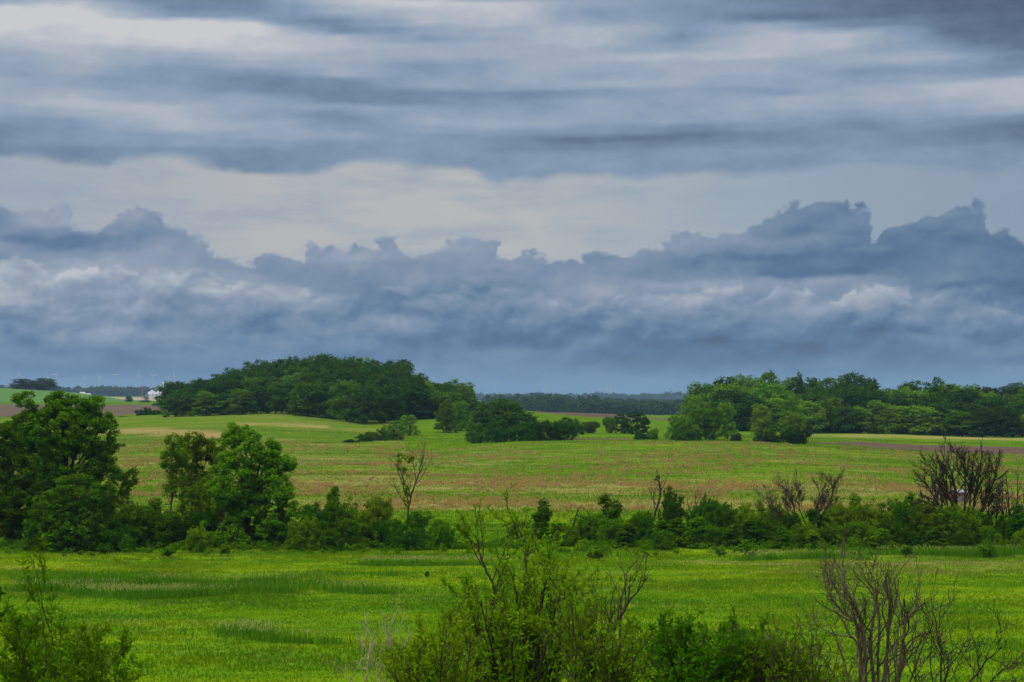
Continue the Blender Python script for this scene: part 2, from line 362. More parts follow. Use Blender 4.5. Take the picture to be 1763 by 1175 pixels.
# ------------------------------------------------------------------ skeletons and crowns
def unit(v): v = np.asarray(v, float); return v / (np.linalg.norm(v) + 1e-9)
def rdir(rng, n):
    v = rng.normal(size=(n, 3)); return v / np.linalg.norm(v, axis=1)[:, None]
def bez(a, b, c, n):
    t = np.linspace(0, 1, n)[:, None]; return (1 - t) ** 2 * a + 2 * t * (1 - t) * b + t * t * c
def grow(B, rng, p, d, L, r, lvl, P, tw):
    n = max(3, int(L / P['seg'])); path = [np.array(p, float)]; d = unit(d); q = path[0]
    for i in range(n):
        d = unit(d + rng.normal(size=3) * P['wob'] + np.array([0, 0, P['up']])); q = q + d * L / n; path.append(q)
    path = np.array(path); rad = np.linspace(r, max(r * .4, P['rmin']), len(path))
    B.tube(path, rad, 5 if lvl == 0 else (4 if lvl == 1 else 3))
    branch(B, rng, path, rad, L, lvl, P, tw)
def branch(B, rng, path, rad, L, lvl, P, tw, t0=.22):
    if lvl >= P['max']: tw.append(path); return
    nc = P['nc'][lvl]; n = len(path) - 1
    for i in range(nc):
        t = t0 + (1 - t0) * (i + rng.random() * .8) / nc; k = min(int(t * n), n - 1); fr = t * n - k
        q = path[k] * (1 - fr) + path[k + 1] * fr; d = unit(path[k + 1] - path[k])
        s = unit(np.cross(d, rng.normal(size=3))); ang = math.radians(P['ang'] * (.6 + .8 * rng.random()))
        cd_ = d * math.cos(ang) + s * math.sin(ang)
        Lc = L * P['ratio'] * (1.15 - .65 * t) * (.6 + .7 * rng.random())
        if Lc > P['lmin']: grow(B, rng, q, cd_, Lc, max(rad[k] * .55, P['rmin']), lvl + 1, P, tw)
def leafclumps(B, rng, C, rc, nl, L, W, flat=.75, mat=0):
    C = np.asarray(C); n = len(C); r = rc * (.65 + .7 * rng.random(n)); cnt = np.maximum(3, (nl * (r / rc) ** 2).astype(int))
    idx = np.repeat(np.arange(n), cnt); m = len(idx); d = rdir(rng, m)
    rr = r[idx] * rng.random(m) ** (1 / 2.2)
    c = C[idx] + d * rr[:, None] * np.array([1, 1, flat])
    nn = d * .7 + rdir(rng, m) * .75 + np.array([0, 0, .35]); nn /= np.linalg.norm(nn, axis=1)[:, None]
    t = np.cross(nn, rdir(rng, m)); t /= np.linalg.norm(t, axis=1)[:, None] + 1e-9; b = np.cross(nn, t)
    s = .65 + .7 * rng.random(m)
    B.quads(c, t, b, L * s, W * s, mat)
def crown_tree(seed, lobes, h, tr, nclump, rc, nl, L, W, gap=.0, fork=.35, trunk_off=(0, 0), stems=1, shell=.45):
    """lobes: (x, y, z, rx, ry, rz). Returns (wood builder, leaf builder)."""
    rng = np.random.default_rng(seed); T = MB(); K = MB(); lob = np.array(lobes, float)
    wts = (lob[:, 3] * lob[:, 4] * lob[:, 5]) ** (2 / 3); wts /= wts.sum()
    ci = rng.choice(len(lob), nclump * 2, p=wts); d = rdir(rng, nclump * 2)
    C = lob[ci, :3] + d * lob[ci, 3:] * (shell + (1 - shell) * rng.random(nclump * 2) ** .6)[:, None]
    q = ((C[:, None] - lob[None, :, :3]) / (lob[None, :, 3:] * .62)); inside = ((q ** 2).sum(-1) < 1).any(1)
    C = C[~inside | (rng.random(len(C)) < .4)][:nclump]
    C = C[C[:, 2] > .15]
    if gap:   # leave holes where the sky shows
        g = vnoise(C[:, 0] / gap + seed, C[:, 2] / gap + 7, 2) + .5; C = C[g > .25]
    nodes = []
    for s in range(stems):
        b0 = np.array([trunk_off[0] + (rng.normal() * .12 * stems if stems > 1 else 0), trunk_off[1] + (rng.normal() * .1 * stems if stems > 1 else 0), -.25])
        tgt = lob[s % len(lob), :3] if stems > 1 else lob[:, :3].mean(0)
        top = np.array([b0[0] * .5 + tgt[0] * .5, b0[1] * .5 + tgt[1] * .5, h * fork])
        pth = bez(b0, np.array([b0[0], b0[1], h * fork * .6]), top, 8)
        T.tube(pth, np.linspace(tr * 1.25, tr * .75, 8), 7); nodes += list(zip(pth[3:], np.linspace(tr, tr * .75, 8)[3:]))
        for li, lb in enumerate(lob):
            if stems > 1 and li % stems != s % len(lob): continue
            end = lb[:3] + np.array([0, 0, lb[5] * .45]); mid = top * .5 + end * .5 + rng.normal(size=3) * .1 * h * .3
            mid[2] = top[2] * .35 + end[2] * .65
            pth = bez(top, mid, end, 9); rad = np.linspace(tr * .6, tr * .12, 9); T.tube(pth, rad, 5); nodes += list(zip(pth, rad))
    NP = np.array([a for a, _ in nodes]); NR = np.array([b for _, b in nodes])
    for c in C[rng.random(len(C)) < .7]:
        dd = np.linalg.norm(NP - c, axis=1) + np.where(NP[:, 2] > c[2] + .2, 3.0, 0); k = int(np.argmin(dd))
        m_ = (NP[k] + c) / 2 + np.array([0, 0, -.06 * dd[k]]) + rng.normal(size=3) * .05 * dd[k]
        T.tube(bez(NP[k], m_, c, 5), np.linspace(min(NR[k] * .5, tr * .22), tr * .04, 5), 3)
    leafclumps(K, rng, C, rc, nl, L, W)
    return T, K

# ------------------------------------------------------------------ variants shared by the farther trees and bushes
def wlobes(rng, w, h, n):
    out = [(0, 0, h * .56, w * .34, w * .34, h * .38), (0, 0, h * .3, w * .36, w * .36, h * .3)]
    for i in range(n):
        a = i * 2.4 + rng.random(); t = (i + rng.random()) / n
        r = w * .34 * (1 - .55 * t ** 2)
        out.append((r * math.cos(a), r * math.sin(a), h * (.12 + .74 * t), w * (.15 + .09 * rng.random()), w * (.15 + .09 * rng.random()), h * (.09 + .06 * rng.random())))
    return out
def rlobes(rng, w, h, z0, n, ov=.42):
    out = [(0, 0, z0 + (h - z0) * .5, w * .33, w * .33, (h - z0) * .46)]
    for i in range(n):
        a = i * 2.4 + rng.random(); t = rng.random()
        r = w * ov * (.35 + .45 * math.sin(math.pi * (.25 + .65 * t)))
        out.append((r * math.cos(a), r * math.sin(a), z0 + (h - z0) * (.18 + .62 * t), w * (.16 + .1 * rng.random()), w * (.16 + .1 * rng.random()), (h - z0) * (.16 + .1 * rng.random())))
    return out
VAR = {}
def variant(kind, T, K, tm=BARK, fm=None):
    lo, hi = K.bounds()
    VAR.setdefault(kind, []).append((T.data(kind + '_trunk', tm), K.data(kind + '_crown', fm or FOL['mid']), (hi[0] - lo[0], hi[2]), (hi[0] + lo[0]) / 2))
for s in range(7):      # woodland trees, seen from 450 m and more
    r_ = np.random.default_rng(100 + s)
    variant('wood', *crown_tree(100 + s, wlobes(r_, 9.5, 14, 17), 14, .24, 330, .85, 26, .42, .30, fork=.3))
for s in range(4):      # free standing trees with some trunk in view
    r_ = np.random.default_rng(200 + s)
    variant('open', *crown_tree(200 + s, wlobes(r_, 7, 9, 11), 9, .2, 260, .55, 30, .30, .20, gap=1.3, fork=.3))
for s in range(4):      # mid distance bushes
    r_ = np.random.default_rng(300 + s)
    variant('midbush', *crown_tree(300 + s, rlobes(r_, 6, 4, -.3, 10, .5), 4, .1, 220, .5, 32, .26, .18, stems=3))
for s in range(7):      # hedge bushes at 130 m
    r_ = np.random.default_rng(400 + s)
    variant('bush', *crown_tree(400 + s, rlobes(r_, 3.2, 2.6, -.4, 11, .52), 2.6, .05, 330, .24, 36, .125, .075, stems=4))
for s in range(4):      # upright leafy bushes (pointed)
    r_ = np.random.default_rng(500 + s)
    lb = [(r_.normal() * .12, r_.normal() * .12, .3 + i * .42, .52 - i * .07, .52 - i * .07, .42) for i in range(6)]
    variant('cone', *crown_tree(500 + s, lb, 2.8, .045, 170, .2, 36, .12, .07, stems=1, fork=.5))
for s in range(4):      # small leafy sprouts, knee high
    r_ = np.random.default_rng(600 + s)
    variant('sprout', *crown_tree(600 + s, [(r_.normal() * .1, 0, .3 + .12 * i, .28, .28, .2) for i in range(3)], .9, .015, 26, .12, 22, .12, .06, stems=3))

def at(px, Y): return (px - CX) / F * Y
def place(kind, px, ybase, ytop, wpx, Y, fol, name, label, cat, group=None, vi=None, rz=None, crown='crown', trunk='trunk', sink=.1):
    """a shared tree shape set on the ground; ytop and width in photo pixels set its real size"""
    L_ = VAR[kind]; rr = random.Random(int(px * 7 + Y * 3 + ybase)); vi = rr.randrange(len(L_)) if vi is None else vi % len(L_)
    tm, km, (w0, h0), _ = L_[vi]
    x = at(px, Y); z = hz(x, Y)
    hm = CZ - (ytop - HOR) / F * Y - z; wm = wpx / F * Y
    o = empty(name, (x, Y, z - sink), rr.random() * 6.28 if rz is None else rz)
    o.scale = (wm / w0, wm / w0, max(hm, .3) / h0)
    link(trunk, tm, o); link(crown, km, o, FOL[fol])
    return tag(o, label, cat, group)

# ------------------------------------------------------------------ ground
def dryness(px, Y):
    """how much of last year's dry grass stands in the meadow"""
    z = np.zeros_like(Y)
    def band(y0_, hw, a, x0=-9999, x1=9999, sl=0):
        s = HOR + F * CZ / Y   # flat row, only used to space the bands across the field
        return a * np.exp(-((s - (y0_ + sl * (px - 881))) / hw) ** 2) * np.clip((px - x0) / 60, 0, 1) * np.clip((x1 - px) / 60, 0, 1)
    z = z + np.where((Y > 165) & (Y < 345), .34, 0) + band(832, 11, .4, 480, 1900, .012) + band(868, 9, .45, 480, 2000)
    z = z + band(795, 9, .5, 150, 900) * .5 + np.where((Y > 345) & (Y < 520) & (px < 700), .36, 0)
    z = z + .6 * np.exp(-((Y - 436) / 7) ** 2) * (px > 400) * (px < 570)
    z = z + .8 * np.exp(-((Y - 405 - (px - 300) * -.12) / 12) ** 2) * (px < 400) * (px > 60)
    z = z + np.where((Y > 385) & (Y < 480) & (px > 950), .25, 0) + .7 * np.exp(-((Y - 452) / 14) ** 2) * (px > 1380)
    z = z + np.where(Y < 127, .17, 0) + .5 * np.exp(-((Y - 113) / 5) ** 2) * np.clip((px - 1100) / 300, 0, 1)
    return np.clip(z, 0, 1.2)
def lush(px, Y):
    """the deep green lower strips"""
    g = np.where(Y < 120, .15, 0) + .9 * np.exp(-((Y - (372 - (px - 1400) * .13)) / 14) ** 2) * (px > 1330)
    g = g + .5 * np.exp(-((Y - 352) / 12) ** 2) * (px > 700) * (px < 1330)
    g = np.maximum(g, .6 * np.clip((Y - 140) / 20, 0, 1)); g = np.maximum(g, .85 * np.clip((Y - 330) / 40, 0, 1) * np.clip((760 - px) / 150, 0, 1)); g = np.maximum(g, .75 * np.clip((Y - 400) / 60, 0, 1))
    yl = 262 + (px - 700) * .12; g = np.maximum(g, 1.0 * np.exp(-((Y - yl) / 2.2) ** 2) * (px > 690) * (px < 930))
    return np.clip(g, 0, 1)
uu = np.concatenate([-np.geomspace(1.6, .31, 40), np.linspace(-.3, .3, 261), np.geomspace(.31, 1.6, 40)])
yy = np.geomspace(8, 26060, 900) - 60
UU, YY = np.meshgrid(uu, yy); XX = UU * (YY + 60); ZZ = height(XX, YY)
B = MB(); nr, nc_ = XX.shape
ii = np.arange(nr - 1)[:, None] * nc_ + np.arange(nc_ - 1)[None]
B.add(np.stack([XX, YY, ZZ], -1), np.stack([ii, ii + 1, ii + nc_ + 1, ii + nc_], -1).reshape(-1, 4), 0, True)
PXX = CX + F * XX / np.maximum(YY, 20)
m_ground, n = mat('meadow')
def meadow_colour(n):
    geo = n.node('ShaderNodeNewGeometry'); pos = geo.outputs['Position']
    ad = n.node('ShaderNodeAttribute', attribute_name='dry'); al = n.node('ShaderNodeAttribute', attribute_name='lush')
    ms = n.node('ShaderNodeMapping'); ms.inputs['Scale'].default_value = (.35, 1, 1); n.l.new(pos, ms.inputs[0])
    big = n.noise(ms.outputs[0], .06, 4, .6); med = n.noise(ms.outputs[0], .35, 4, .62); sml = n.noise(pos, 2.2, 4, .65)
    g = n.mix(n.mapr(big, .38, .62), (.072, .165, .002, 1), (.160, .245, .004, 1))
    g = n.mix(n.mapr(med, .42, .62, 0, .8), g, (.045, .150, .004, 1))
    g = n.mix(n.mapr(sml, .5, .72, 0, .5), g, (.175, .250, .006, 1))
    g = n.mix(n.m('MULTIPLY', al.outputs['Fac'], .9), g, (.058, .116, .005, 1))
    dn = n.m('ADD', n.m('MULTIPLY', n.noise(ms.outputs[0], .22, 5, .7), .7), n.m('MULTIPLY', n.noise(pos, 1.1, 3, .7), .45))
    dv = n.m('MULTIPLY', n.mapr(n.m('ADD', dn, n.m('MULTIPLY', ad.outputs['Fac'], .34)), .68, .92), n.mapr(ad.outputs['Fac'], 0, .3))
    tanc = n.mix(n.mapr(n.noise(ms.outputs[0], .12, 3, .6), .4, .6), (.22, .20, .070, 1), (.29, .21, .085, 1))
    return n.mix(n.m('MULTIPLY', dv, .85), g, tanc), pos
c, pos = meadow_colour(n)
bn = n.node('ShaderNodeBump'); bn.inputs['Strength'].default_value = .7; bn.inputs['Distance'].default_value = .25
n.l.new(n.noise(pos, 1.6, 6, .7), bn.inputs['Height'])
matte(n, c, 0, bn.outputs[0])
g = link('ground', B.data('ground', m_ground, {'dry': dryness(PXX, YY).ravel(), 'lush': lush(PXX, YY).ravel()}))
tag(g, kind='structure')

# ploughed and sown fields draped on the ground
FIELDS = []
def field(name, rows, material, lift=.12, n_t=40):
    """rows: (px, near distance, far distance)"""
    FIELDS.append(rows); px = np.linspace(rows[0][0], rows[-1][0], 120)
    a = np.interp(px, [r[0] for r in rows], [r[1] for r in rows]); b = np.interp(px, [r[0] for r in rows], [r[2] for r in rows])
    t = np.linspace(0, 1, n_t)[:, None]; Y = a[None] * (1 - t) + b[None] * t; X = at(px[None], Y)
    Z = height(X, Y) + lift * np.clip(np.minimum(t, 1 - t) * 12, .1, 1); Bf = MB(); k = len(px)
    i = np.arange(n_t - 1)[:, None] * k + np.arange(k - 1)[None]
    Bf.add(np.stack([X, Y, Z], -1), np.stack([i, i + 1, i + k + 1, i + k], -1).reshape(-1, 4), 0, True)
    o = link(name, Bf.data(name, material)); tag(o, kind='structure'); return o
def soil(name, c1, c2, ang, sc_=1.3):
    m, n = mat(name); geo = n.node('ShaderNodeNewGeometry')
    mp = n.node('ShaderNodeMapping'); mp.inputs['Rotation'].default_value = (0, 0, math.radians(ang)); mp.inputs['Scale'].default_value = (.04, .5, 1)
    n.l.new(geo.outputs['Position'], mp.inputs[0])
    f = n.m('ADD', n.m('MULTIPLY', n.mapr(n.noise(mp.outputs[0], sc_, 4, .6), .35, .65), .6), n.m('MULTIPLY', n.mapr(n.noise(geo.outputs['Position'], .8, 4, .7), .35, .65), .4))
    finish(n, n.mix(f, (*c1, 1), (*c2, 1)), .95, .05); return m
SOIL = soil('soil', (.042, .026, .018), (.115, .078, .054), 4)
SOILP = soil('soil_pale', (.050, .036, .024), (.125, .092, .062), 8)
STUB = soil('stubble', (.22, .18, .12), (.34, .28, .19), 2)
GREENF = soil('young_crop', (.045, .120, .020), (.075, .165, .030), 6)
field('ploughed_field', [(-300, 605, 890), (0, 605, 890), (280, 605, 900)], SOILP, .25)
field('crop_field', [(-300, 1005, 1340), (60, 1005, 1330), (150, 1010, 1330), (215, 1020, 1180), (240, 1050, 1120)], GREENF, .25)
field('stubble_field', [(120, 2050, 2900), (230, 1850, 2900), (330, 1850, 2900)], STUB, .4)
field('ploughed_hill', [(895, 690, 700), (960, 660, 850), (1020, 650, 900), (1080, 670, 900), (1105, 690, 860)], SOIL, .25)
field('soil_strip', [(960, 377, 379), (975, 372, 398), (1060, 372, 400), (1100, 375, 392)], SOIL, .12)
field('ploughed_strip', [(1395, 373, 375), (1450, 366, 384), (1560, 352, 388), (1660, 345, 392), (1763, 352, 396), (2000, 350, 400)], SOIL, .12)
field('stubble_strip', [(1110, 700, 740), (1150, 690, 780), (1200, 690, 780)], SOILP, .2)

# ------------------------------------------------------------------ grass
def in_field(px, Y):
    k = np.zeros(len(Y), bool)
    for rows in FIELDS:
        P_ = [q[0] for q in rows]; k |= (px > P_[0]) & (px < P_[-1]) & (Y > np.interp(px, P_, [q[1] for q in rows]) - 1) & (Y < np.interp(px, P_, [q[2] for q in rows]) + .5)
    return k
def grass(name, Np, yr, hgt, wid, seed, label, pxr=(-120, 1890), mask=None, hvar=None, material=None, dens_far=1.0, lean=.35):
    rng = np.random.default_rng(seed); t = rng.random(Np)
    Y = yr[0] + (yr[1] - yr[0]) * t ** dens_far; px = pxr[0] + (pxr[1] - pxr[0]) * rng.random(Np); X = at(px, Y)
    X = X + rng.normal(size=Np) * .1
    keep = vnoise(X / .8, Y / .8, 1) + .6 * vnoise(X / 3, Y / 3, 3) + .75 > rng.random(Np) * .9
    keep &= ~in_field(px, Y)
    if mask is not None: keep &= mask(px, Y, X) > rng.random(Np)
    X, Y, px = X[keep], Y[keep], px[keep]; n_ = len(X); Z = height(X, Y)
    h = hgt * (.5 + .9 * rng.random(n_)) * (1 + .5 * vnoise(X / 4, Y / 4, 2) * 2); h = np.maximum(h, hgt * .25)
    if hvar is not None: h = h * hvar(px, Y, X)
    wd = wid * (.6 + .8 * rng.random(n_)); a = rng.random(n_) * 6.283; ln = lean * h * rng.random(n_); la = rng.random(n_) * 6.283
    bx, by = np.cos(a) * wd / 2, np.sin(a) * wd / 2
    V = np.stack([np.stack([X - bx, Y - by, Z - .03], -1), np.stack([X + bx, Y + by, Z - .03], -1), np.stack([X + np.cos(la) * ln, Y + np.sin(la) * ln, Z + h], -1)], 1)
    Bg = MB(); Bg.add(V, np.arange(n_ * 3).reshape(n_, 3))
    d = np.repeat(dryness(px, Y), 3); l = np.repeat(lush(px, Y), 3)
    o = link(name, Bg.data(name, material or m_blade, {'dry': d, 'lush': l})); return tag(o, label, 'grass', kind='stuff')
m_blade, n = mat('grass_blades'); c, pos = meadow_colour(n)
gi = n.node('ShaderNodeNewGeometry')
hs = n.node('ShaderNodeHueSaturation'); n.l.new(c, hs.inputs['Color']); n.l.new(n.mapr(gi.outputs['Random Per Island'], 0, 1, .82, 1.18), hs.inputs['Value'])
matte(n, hs.outputs[0], .35)
def simple_blade(name, c1, c2):
    m, n = mat(name); gi = n.node('ShaderNodeNewGeometry')
    matte(n, n.mix(gi.outputs['Random Per Island'], (*c1, 1), (*c2, 1)), .3); return m
m_tall = simple_blade('tall_grass', (.035, .130, .003), (.085, .220, .006))
m_seed = simple_blade('seed_heads', (.16, .21, .05), (.33, .35, .13))
m_tan = simple_blade('dry_stalks', (.21, .17, .06), (.40, .28, .12))
grass('grass', 700000, (62, 150), .085, .055, 11, 'short bright green pasture grass between the hedgerow and the near shrubs', dens_far=.8)
grass('meadow_grass', 330000, (150, 420), .16, .08, 12, 'green and tan meadow grass on the slope beyond the hedgerow', dens_far=1.0)
TG = [(70, 330, 103, 1.7), (300, 560, 100.5, 1.6), (560, 700, 97.5, 1.3), (150, 480, 96.5, 1.6), (330, 470, 79, 1.2), (430, 580, 77.5, .8),
      (640, 720, 106, 1.0), (40, 250, 99, 1.2), (1280, 1480, 117, 1.0), (620, 900, 113, 1.2), (1500, 1763, 121, 1.4), (1030, 1130, 104, .5)]
def tmask(px, Y, X):
    return tm0(px, Y, X) * np.clip(.75 + 1.6 * vnoise(X / 2.2, Y / 1.2, 1), .1, 1)
def tm0(px, Y, X):
    k = np.zeros_like(Y); px = px + 90 * vnoise(X / 5, Y / 1.5, 3)
    for a, b, yc, hw in TG:
        yc2 = yc + 3.2 * vnoise(X / 6, X / 9, 2); k = np.maximum(k, np.exp(-((Y - yc2) / (hw * .8)) ** 4) * np.clip((px - a) / 120 + .3, 0, 1) * np.clip((b - px) / 120 + .3, 0, 1))
    return k
grass('tall_grass', 1200000, (74, 124), .42, .045, 13, 'taller dark green grass standing in low strips across the pasture', mask=tmask, material=m_tall)
def heads(name, Np, yr, mask, z0, sz, m, label, seed, pxr=(-60, 1830)):
    rng = np.random.default_rng(seed); Y = yr[0] + (yr[1] - yr[0]) * rng.random(Np); px = pxr[0] + (pxr[1] - pxr[0]) * rng.random(Np); X = at(px, Y)
    k = mask(px, Y, X) > rng.random(Np) * 1.1; X, Y = X[k], Y[k]; n_ = len(X)
    C = np.stack([X, Y, height(X, Y) + z0 * (.75 + .5 * rng.random(n_))], -1); Bh = MB(); t = unit([0, 0, 1]) + rdir(rng, n_) * .35
    b = np.cross(t, rdir(rng, n_)); b /= np.linalg.norm(b, axis=1)[:, None] + 1e-9
    Bh.quads(C, t, b, sz * (.7 + .6 * rng.random(n_)), sz * .3); Bh.tube([(C[0][0], C[0][1], C[0][2] - z0), tuple(C[0])], .004, 3)
    o = link(name, Bh.data(name, m)); return tag(o, label, 'grass', kind='stuff')
def smask(px, Y, X): return tmask(px, Y - .35, X) * np.clip(vnoise(X / 3.5, Y / 2, 0) * 2.2 + .42, 0, 1)
heads('seed_heads', 420000, (75, 122), smask, .43, .12, m_seed, 'pale seed heads along the tops of the tall grass strips', 14)
def dmask(px, Y, X): return np.clip(dryness(px, Y) * 1.1, 0, 1) * np.clip(vnoise(X / 5, Y / 3.5, 1) * 3 + .35, 0, 1)
rng = np.random.default_rng(15); Nc = 16000; Y = 155 + 215 * rng.random(Nc); px = -60 + 1890 * rng.random(Nc); X = at(px, Y)
k = (np.clip(dryness(px, Y) * 1.0, 0, 1) * np.clip(vnoise(X / 9, Y / 14, 1) * 3 + .45, .06, 1) > rng.random(Nc)) & ~in_field(px, Y); X, Y = X[k], Y[k]; n_ = len(X); sz = .25 + .5 * rng.random(n_) ** 2
idx = np.repeat(np.arange(n_), 34); m_ = len(idx); X = X[idx] + rng.normal(size=m_) * sz[idx] * .7; Y = Y[idx] + rng.normal(size=m_) * sz[idx] * .5; h_ = (.16 + .3 * sz[idx]) * (.6 + .7 * rng.random(m_))
C = np.stack([X, Y, height(X, Y) + h_ * .42], -1); t = unit([0, 0, 1]) + rdir(rng, m_) * .3; b_ = np.cross(t, rdir(rng, m_)); b_ /= np.linalg.norm(b_, axis=1)[:, None] + 1e-9
Bt = MB(); Bt.quads(C, t, b_, h_, .05 + .05 * rng.random(m_)); tag(link('dry_tufts', Bt.data('dry_tufts', m_tan)), 'tan and rust clumps of dry grass dotted over the meadow', 'grass', kind='stuff')

# low weeds along the foot of the hedge: leafy, uncountable
rng = np.random.default_rng(21); Bw = MB(); C = []
for i in range(1000):
    px = rng.random() * 1840 - 40; Y = 127 - abs(rng.normal()) * (4.0 if px > 850 else 2.6) + (2.5 if px > 850 else .5); X = at(px, Y); z = hz(X, Y); s = .15 + .35 * rng.random() ** 2
    for k in range(5): C.append((X + rng.normal() * s * .5, Y + rng.normal() * s * .5, z + s * (.3 + .9 * rng.random())))
leafclumps(Bw, rng, C, .16, 15, .13, .07)
tag(link('weeds', Bw.data('weeds', FOL['bright'])), 'low leafy weeds growing along the foot of the hedgerow', 'weeds', kind='stuff')

# ------------------------------------------------------------------ big trees at the left of the hedgerow
def pxl(bx, by, Y, items, depth=1.0, seed=0):
    """ellipsoids given by centre and radii as seen, with real depth"""
    r = np.random.default_rng(seed); out = []; k = Y / F
    for it in items:
        px, py, rx, rz = it[:4]; dep = it[4] if len(it) > 4 else r.normal() * .5 * depth
        out.append(((px - bx) * k, dep, (by - py) * k, rx * k, max(rx, rz) * k * .95, rz * k))
    return out
def big_tree(name, bx, by, ytop, Y, items, seed, fol, label, tr=.2, nclump=420, rc=.34, nl=52, L=.17, W=.10, gap=0, fork=.35, stems=1, bm=BARK, cat='tree', shell=.5):
    x = at(bx, Y); z = hz(x, Y); by_ = HOR + F * (CZ - z) / Y
    lob = pxl(bx, by_, Y, items, seed=seed); h = (by_ - ytop) * Y / F
    T, K = crown_tree(seed, lob, h, tr, nclump, rc, nl, L, W, gap=gap, fork=fork, stems=stems, shell=shell)
    o = empty(name, (x, Y, z)); link('trunk' if stems == 1 else 'stems', T.data('trunk', bm), o); link('crown', K.data('crown', FOL[fol]), o)
    return tag(o, label, cat)
big_tree('broadleaf_tree', 112, 938, 672, 133, [(120,712,42,34),(78,740,45,40),(150,745,44,42),(50,690,22,16),(40,722,18,16),(100,790,55,45),(165,795,30,32),(185,735,16,26),(45,775,30,30),
         (75,840,45,40),(150,850,40,35),(178,775,22,28),(192,812,16,14),(100,690,25,16),(160,700,18,18),(60,860,35,35),(20,740,18,18),(110,745,70,50),(125,800,60,50)], 31, 'mid',
         'tallest dark green round crowned tree standing in the left hedgerow', tr=.22, nclump=1700, gap=.9, nl=52, rc=.3, shell=.4)
big_tree('broadleaf_tree', -10, 940, 735, 128, [(-20,790,45,45),(15,770,22,28),(30,820,35,35),(-10,850,50,45),(40,870,35,45),(5,740,16,14),(25,910,40,28),(-60,860,50,60)], 32, 'mid',
         'green broad tree cut off by the left edge of the photo', tr=.2, nclump=900, nl=50, rc=.3)
big_tree('broadleaf_shrub', 140, 945, 815, 123, [(130,850,42,34),(95,880,42,38),(165,885,40,36),(130,910,60,32),(180,850,22,24),(75,915,40,28),(185,920,30,24)], 33, 'mid',
         'rounded mid green tall shrub in front of the tallest left tree', tr=.1, nclump=760, rc=.26, nl=50, L=.15, W=.09, stems=3, cat='shrub')
big_tree('leaning_tree', 178, 925, 800, 136, [(205,838,24,22),(225,822,16,14),(200,860,20,16),(185,875,18,20),(232,812,8,9),(190,840,14,14)], 34, 'olive',
         'small olive green tree leaning right beside the tallest left tree', tr=.08, nclump=240, rc=.22, nl=32, L=.13, W=.07, gap=.8, fork=.4)
big_tree('slender_tree', 292, 925, 745, 130, [(302,762,16,16),(292,795,18,22),(303,825,16,18),(288,850,16,18),(312,790,12,15),(285,875,10,12)], 35, 'olive',
         'slender olive green tree, leftmost of the olive trees in the hedge', tr=.07, nclump=260, rc=.22, nl=32, L=.13, W=.07, gap=.7, fork=.35)
big_tree('slender_tree', 330, 925, 745, 133, [(335,758,20,13),(325,790,20,22),(350,775,18,20),(340,820,20,22),(322,845,14,18),(345,860,16,18),(370,765,18,14),(378,795,16,22)], 36, 'olive',
         'taller airy olive green tree between the slender tree and the bright one', tr=.09, nclump=460, rc=.24, nl=34, L=.13, W=.075, gap=.8, fork=.35, stems=2)
big_tree('broadleaf_tree', 425, 942, 724, 127, [(407,745,22,18),(435,752,16,14),(415,785,36,32),(455,780,24,20),(450,815,40,34),(485,800,22,16),(400,830,40,40),(480,845,26,30),(455,870,42,36),
         (395,885,40,40),(492,885,30,36),(440,905,66,40),(425,880,45,45),(500,915,30,26),(375,915,34,28),(500,792,10,8),(398,760,16,18),(470,765,12,12),(380,860,20,30)], 37, 'bright',
         'bright green tree with a stepped crown in the left hedgerow', tr=.17, nclump=1500, rc=.28, nl=50, L=.16, W=.095, gap=.6, shell=.35)
big_tree('tall_shrub', 350, 940, 815, 130, [(335,870,30,40),(370,850,28,44),(350,905,45,34),(310,905,28,34),(385,890,30,40)], 38, 'olive',
         'tall olive green shrub between the airy olive tree and the stepped bright tree', tr=.07, nclump=520, rc=.26, nl=42, L=.14, W=.08, stems=3, cat='shrub', shell=.35)
big_tree('tall_shrub', 250, 940, 860, 126, [(245,905,34,36),(215,905,34,34),(280,915,30,28),(232,888,20,20)], 39, 'mid',
         'mid green tall shrub between the rounded tall shrub and the slender olive tree', tr=.06, nclump=420, rc=.26, nl=42, L=.14, W=.08, stems=3, cat='shrub', shell=.35)
